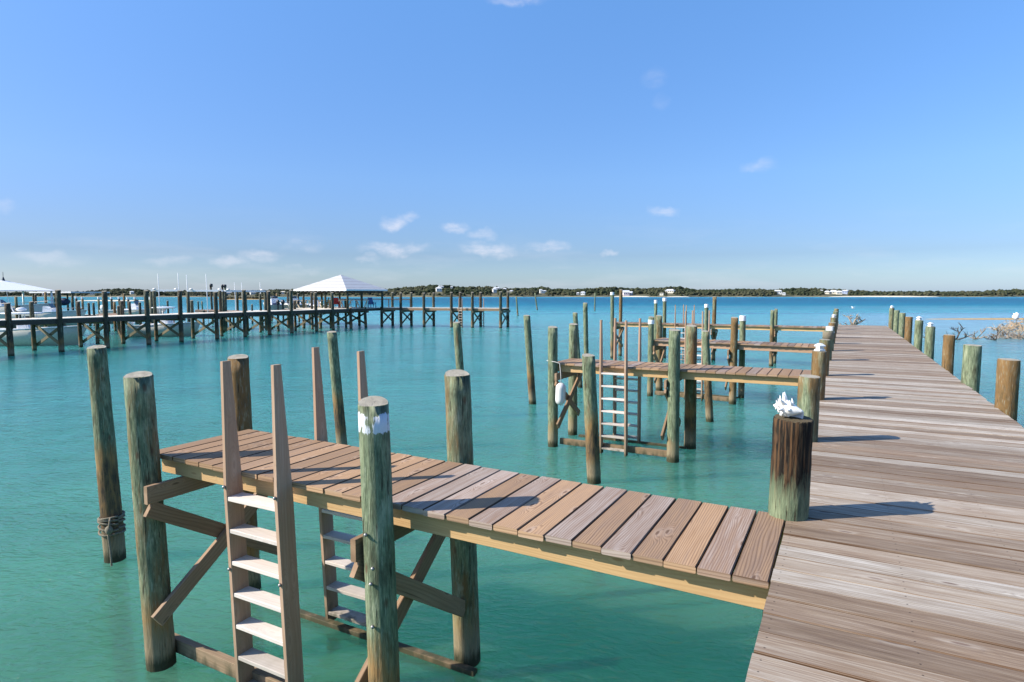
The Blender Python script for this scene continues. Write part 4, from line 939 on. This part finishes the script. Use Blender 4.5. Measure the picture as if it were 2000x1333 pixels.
# woodland: bushy crowns over the whole island
def ico():
    import bmesh
    bm = bmesh.new(); bmesh.ops.create_icosphere(bm, subdivisions=1, radius=1.); bm.verts.ensure_lookup_table()
    v = np.array([x.co[:] for x in bm.verts]); f = np.array([[q.index for q in x.verts] for x in bm.faces]); bm.free(); return v, f
iv, iff = ico(); rs = np.random.RandomState(2)
def groundz(px, dd):
    ks = [r[0] for r in rows]; f = np.interp(dd, ks, [r[2] for r in rows]); zb = np.interp(dd, ks, [max(0, r[1]) for r in rows])
    return zb*(1-f)+ridge(px)*f
HOUSES = [ # px, d offset, width m, depth, height, roof h, wall, roof, label
(862,70,8,7,3.2,1.4,'h_white','r_white','pale roofed house on top of the highest hill behind the far pier'),
(883,80,4,5,2.2,1.,'h_white','r_white','tiny white roof near the hilltop, right of the highest hill house'),
(858,38,9,7,4.0,2.2,'h_white','r_white','white house halfway up the tree covered hill above the far pier piles'),
(966,34,6,6,4.8,1.8,'h_white','r_white','tall white house low on the slope right of the hill'),
(970,78,11,6,2.6,1.6,'h_white','r_grey','wide grey roofed house on the skyline above the tall white house'),
(986,74,6,6,3.0,1.2,'h_cream','r_white','cream house on the skyline at the end of the far pier arm'),
(999,55,5,5,1.8,1.1,'h_white','r_white','small white roof right of the end of the far pier'),
(1056,30,4,4,4.6,1.,'h_white','r_white','narrow white tower house above the leaning distant pile'),
(1061,28,9,6,2.8,1.2,'h_white','r_white','low white house joined beside the narrow tower house'),
(1128,16,4,4,2.0,1.2,'h_white','r_white','little white cottage left of its bigger neighbour, right of the tower house'),
(1138,15,7,5,3.0,1.5,'h_white','r_white','white house by the shore left of the tall capped piling'),
(1221,8,10,8,4.2,3.2,'h_pink','r_white','big white gabled house standing on the white beach'),
(1230,14,6,6,2.6,2.0,'h_grey','r_grey','grey lean wing right of the big gabled beach house'),
(1307,30,14,9,3.0,2.2,'h_cream','r_white','wide pavilion like house with a white hip roof right of the beach'),
(1291,8,6,4,2.3,.8,'h_cream','r_tan','small tan boathouse at the shore below the wide pavilion house'),
(1516,28,12,8,4.4,1.8,'h_white','r_white','tall white house with porch standing out of the trees above the third finger pier'),
(1528,12,5,4,2.2,1.2,'h_white','r_white','small white shed right below the tall porch house'),
(1612,30,7,6,2.4,1.8,'h_cream','r_white','leftmost cream roofed house of the cluster behind the end of the main pier'),
(1624,32,11,8,2.8,2.6,'h_cream','r_white','largest cream roofed house of the cluster behind the end of the main pier'),
(1635,24,8,7,2.8,2.4,'h_cream','r_white','pointed cream house in the middle of the cluster behind the pier end'),
(1647,38,9,8,4.2,1.6,'h_blue','r_white','blue grey house at the right of the cluster behind the pier end'),
(1600,60,5,5,2,1.2,'h_white','r_white','little white roof far back left of the house cluster'),
(448,45,12,8,2.4,1.8,'h_white','r_grey','grey roofed house on the island behind the thin poles'),
(497,35,9,7,2.6,1.8,'h_white','r_white','white house on the island just left of the gazebo hill'),
(556,30,7,6,2.4,1.4,'h_white','r_tan','tan roofed house on the island left of the gazebo roof'),
(262,26,5,5,2.4,1.6,'h_white','r_white','small white house on the dark hill at left'),
(318,70,12,8,2.0,1.5,'h_white','r_white','long white roof on the low ridge beneath the first lift beam'),
(186,30,7,6,2.4,1.6,'h_white','r_tan','house with tan roof at the left foot of the dark hill'),
(94,30,9,6,2.6,1.6,'h_white','r_white','white roofed house on the distant low shore at left'),
(122,26,8,6,2.4,1.4,'h_cream','r_tan','cream house right of the white roofed one on the low shore at left'),
]
hp = [(h[0], h[1]) for h in HOUSES]
VV, FF, CC = [], [], []; cnt = 0
for i in range(9000):
    px = rs.uniform(-150, 2350) if i < 8200 else rs.uniform(750, 1700); dd = rs.choice([rs.uniform(5, 45), rs.uniform(30, 110), rs.uniform(85, 130)])
    if 1195 < px < 1270 and dd < 14: continue
    if 1600 < px < 1835 and dd < 10: continue
    if any(abs(px-a) < 7 and b_-(30 if b_ < 60 else 14) < dd < b_+10 for a, b_ in hp): continue
    s = (1.0+1.6*rs.rand()**1.5)*(.8 if dd < 16 else 1.15); x_, y_ = P(px, shore(px)+dd); z_ = groundz(px, dd)
    v = iv*(1+.45*(rs.rand(len(iv), 1)-.5))*np.array([s*rs.uniform(.9, 1.7), s*rs.uniform(.9, 1.6), s*rs.uniform(.75, 1.15)])+np.array([x_, y_, z_+s*.55])
    VV.append(v); FF.append(iff+cnt); cnt += len(iv); c = np.clip(rs.rand()*.75+(.25 if dd < 14 else 0)*rs.rand(), 0, 1); CC.append(np.tile([c, rs.rand(), rs.rand(), 1], (len(iff)*3, 1)))
me = bpy.data.meshes.new('woodland'); me.from_pydata(np.vstack(VV).tolist(), [], np.vstack(FF).tolist())
ca = me.color_attributes.new('rnd', 'FLOAT_COLOR', 'CORNER'); ca.data.foreach_set('color', np.vstack(CC).astype('f').ravel()); me.materials.append(M['leaf'])
wd_ = bpy.data.objects.new('woodland', me); col.objects.link(wd_); tag(wd_, 'dense low trees and scrub covering the island across the bay', 'woodland', kind='stuff')
for px, dd, W, Dp, H_, rh, wm, rm, lab in HOUSES:
    W *= .8; Dp *= .8; H_ *= .8; rh *= .85
    x_, y_ = P(px, shore(px)+dd); z_ = groundz(px, dd)+.6
    rz = YAW-math.atan((px-1000)/FOC)+rs.uniform(-.35, .35)
    t = thing('house', (x_, y_, z_), lab, 'house', 'houses on the island across the bay', rz)
    mb = MB(); mb.box(-W/2, W/2, -Dp/2, Dp/2, -1.5, H_, ch=.01); mb.build('wall', M[wm], t)
    e = .6; mb = MB(); c4 = [(-W/2-e, -Dp/2-e, H_), (W/2+e, -Dp/2-e, H_), (W/2+e, Dp/2+e, H_), (-W/2-e, Dp/2+e, H_)]
    rr_ = .0 if 'gabled' in lab else min(W, Dp)*.38; r0, r1 = (-W/2-e+rr_, 0, H_+rh), (W/2+e-rr_, 0, H_+rh)
    if rr_: mb.poly([c4[0], c4[1], r1, r0]); mb.poly([c4[1], c4[2], r1]); mb.poly([c4[2], c4[3], r0, r1]); mb.poly([c4[3], c4[0], r0]); mb.poly(c4[::-1])
    else: mb.poly([c4[0], c4[1], r1, r0]); mb.poly([c4[2], c4[3], r0, r1]); mb.poly([c4[1], c4[2], r1]); mb.poly([c4[3], c4[0], r0]); mb.poly(c4[::-1])
    mb.build('roof', M[rm], t)
    nw = max(1, int(W/2.6))
    for k in range(nw):
        xc = -W/2+W*(k+.5)/nw; mb = MB(); mb.box(xc-.5, xc+.5, -Dp/2-.06, -Dp/2+.02, H_*.35, H_*.35+1.2, ch=.005); mb.build('window', M['window'], t)
def strip(pa, pb, d0, d1, z, m, name):
    mb = MB(); n = 24
    for i in range(n+1):
        px = pa+(pb-pa)*i/n; k = math.sin(math.pi*i/n)**.4
        for dd, zz in ((d0, -.15), (d0+(d1-d0)*.35*k, z*k), (d0+(d1-d0)*k, z*1.3*k)): x_, y_ = P(px, shore(px)+dd); mb.v.append((x_, y_, zz))
    for i in range(n):
        for k in range(2): mb.face((i*3+k, i*3+3+k, i*3+4+k, i*3+1+k), [(0, 0)]*4, (.5,)*3, True)
    tag(mb.build(name, M[m]), kind='structure')
strip(1196, 1268, -9, 12, 1.25, 'sand', 'beach'); strip(1612, 1832, -8, 10, 1.15, 'sand', 'beach'); strip(1300, 1345, -4, 10, .9, 'sand', 'beach')
def islet(pa, pb, d, dep, z, m, name, thick=0):
    mb = MB(); n = 30
    for i in range(n+1):
        px = pa+(pb-pa)*i/n; k = max(0, math.sin(math.pi*i/n))**.5
        for f, zz in ((-1, -.2), (-.4, z*k), (.4, z*k*1.1), (1, -.2)): x_, y_ = P(px, d+f*dep*k); mb.v.append((x_, y_, zz+random.uniform(-.02, .02)*z))
    for i in range(n):
        for k in range(3): mb.face((i*4+k, i*4+4+k, i*4+5+k, i*4+1+k), [(0, 0)]*4, (.5,)*3, True)
    tag(mb.build(name, M[m]), kind='structure')
islet(150, 300, 335, 18, .35, 'sand', 'sandbar'); islet(425, 530, 420, 16, .6, 'weed', 'mangrove_islet')
islet(1800, 2250, 89, 3.4, .10, 'weed', 'weed_bar')
VV, FF, CC, cnt = [], [], [], 0
for i in range(160):
    x_, y_ = P(rs.uniform(432, 524), 420+rs.uniform(-8, 8)); s = rs.uniform(.5, 1.1); VV.append(iv*(1+.4*(rs.rand(len(iv), 1)-.5))*s+np.array([x_, y_, .7+s*.4])); FF.append(iff+cnt); cnt += len(iv); CC.append(np.tile([rs.uniform(.4, 1), .5, .5, 1], (len(iff)*3, 1)))
me = bpy.data.meshes.new('mangrove_scrub'); me.from_pydata(np.vstack(VV).tolist(), [], np.vstack(FF).tolist())
ca = me.color_attributes.new('rnd', 'FLOAT_COLOR', 'CORNER'); ca.data.foreach_set('color', np.vstack(CC).astype('f').ravel()); me.materials.append(M['leaf'])
o = bpy.data.objects.new('mangrove_scrub', me); col.objects.link(o); tag(o, 'low brown scrub on the small islet behind the boat lifts', 'scrub', kind='stuff')

# ------------------------------------------------------------------ driftwood, brush pile and small things on the right
def branchy(mb, p, d, L, r, depth, rg, up=.25):
    p = Vector(p); d = Vector(d).normalized(); pts = [p]; n = 6; bend = Vector((rg.uniform(-1, 1), rg.uniform(-1, 1), rg.uniform(-.8, .8)))*.32
    for i in range(n): d = (d+bend*(1/n)*2+Vector((rg.uniform(-1, 1), rg.uniform(-1, 1), rg.uniform(-1, 1)))*.16).normalized(); pts.append(pts[-1]+d*L/n)
    mb.tube(pts, [r*(1-.8*i/n)+.004 for i in range(n+1)], 6, jit=.1, seed=rg.randint(0, 999))
    if depth > 0:
        for k in range(rg.randint(2, 4)):
            i = rg.randint(1, n-1); dd = (d*.5+Vector((rg.uniform(-1, 1), rg.uniform(-1, 1), rg.uniform(-.3, 1)+up))).normalized()
            branchy(mb, pts[i], dd, L*rg.uniform(.35, .6), r*.55, depth-1, rg, up)
def driftwood(x, y, L, seed, lab, m, dirs, r=.06):
    mb = MB(); rg = random.Random(seed)
    for d in dirs: branchy(mb, (x, y, .02), d, .75*L*rg.uniform(.7, 1.1), r, 2, rg)
    tag(mb.build('driftwood', M[m], None, origin=(x, y, 0)), lab, 'driftwood', 'dead branches lying in the shallows')
driftwood(8.0, 59.7, 1.5, 3, 'dark forked branch reaching out of the shallows right of the pier', 'darkbranch', [(-.8, -.2, .35), (-1, .1, .08), (.3, .2, .9), (1, .1, .1)])
driftwood(9.4, 60.8, 1.3, 8, 'grey tangle of roots between the dark branch and the brush pile', 'branch', [(-.3, 0, .8), (.5, 0, .5), (-1, .3, .2), (1, .2, .15)], .05)
driftwood(10.6, 60.2, 1.2, 14, 'curved dark twig arching over the water left of the brush pile', 'darkbranch', [(-1, 0, .5), (.1, 0, 1), (-.7, -.1, .1)], .04)
driftwood(6.1, 59.0, 1.4, 21, 'dark branch half hidden by the brown right piling', 'darkbranch', [(-1, .1, .4), (-.6, 0, .6)], .05)
driftwood(9.9, 72.5, 1.8, 31, 'single curved stick lying farther out on the pale shallows', 'darkbranch', [(-1, .2, .35)], .04)
driftwood(1.05, 80.0, 1.9, 17, 'driftwood stump with upturned roots just beyond the end of the main pier', 'branch', [(-.6, 0, .9), (.9, .1, .75), (.2, 0, .5), (-1, 0, .1), (.5, .2, .3)], .13)
def brush(cx, cy, rx, ry, rz, n, lab, m, L, seed):
    mb = MB(); rg = random.Random(seed)
    for i in range(n):
        a = rg.uniform(0, 6.28); q = math.sqrt(rg.random()); p = Vector((cx+rx*q*math.cos(a), cy+ry*q*math.sin(a), rz*(1-q*q)*rg.uniform(.1, 1)+.02))
        d = Vector((rg.uniform(-1, 1), rg.uniform(-1, 1), rg.uniform(-.3, .7))).normalized()*L*rg.uniform(.4, 1); c = p+d*.5+Vector((rg.uniform(-.1, .1), rg.uniform(-.1, .1), rg.uniform(0, .15)))
        mb.tube([p, c, p+d], [.028*rg.uniform(.5, 1.3)]*2+[.008], 4, seed=i, caps=False)
    tag(mb.build('brush_pile', M[m], None, origin=(cx, cy, 0)), lab, 'brush pile', 'heaps of washed up dead brush')
brush(16.9, 77., 3.6, 2.4, 1.05, 520, 'large heap of tan dead brush at the right edge of the picture', 'twig', 1.1, 5)
brush(12.0, 62.8, 1.3, .8, .6, 130, 'smaller thinner clump of grey twigs in front of the large brush heap', 'branch', .8, 6)
mb = MB(); rg = random.Random(2)
mb.sphere((15.2, 78., 1.35), .27, .2, .36, 14, 9, fn=lambda v: 1+.25*math.sin(v.x*5+v.z*7)+.12*math.sin(v.y*13)); tag(mb.build('plastic_bag', M['paint'], None, origin=(15.2, 78, 1.3)), 'crumpled white plastic sheet caught on top of the large brush heap', 'litter')
mb = MB(); mb.sphere((17.0, 78., 1.15), .22, .2, .2, 12, 8, fn=lambda v: 1+.25*math.sin(v.x*5+v.z*6)); tag(mb.build('plastic_bag', M['h_pink'], None, origin=(17.0, 78, 1.2)), 'smaller pinkish plastic scrap right of the white one on the brush heap', 'litter')
t = thing('gull', (1.2, 100., 1.6), 'white gull flying low over the water beyond the end of the pier', 'bird', rz=.5)
mb = MB(); mb.sphere((0, 0, 0), .20, .055, .055, 14, 8); mb.sphere((.20, 0, .03), .05, .035, .035, 8, 6); mb.prism([(-.16, -.03, .0), (-.30, -.06, .0), (-.30, .06, .0), (-.16, .03, .0)], (0, 0, .01)); mb.build('body', M['bird'], t)
for s_ in (-1, 1):
    mb = MB(); mb.prism([(.07, 0, 0), (.09, s_*.22, .20), (.0, s_*.50, .30), (-.03, s_*.25, .18), (-.07, 0, 0)], (0, 0, .012)); mb.build('wing', M['bird'], t)
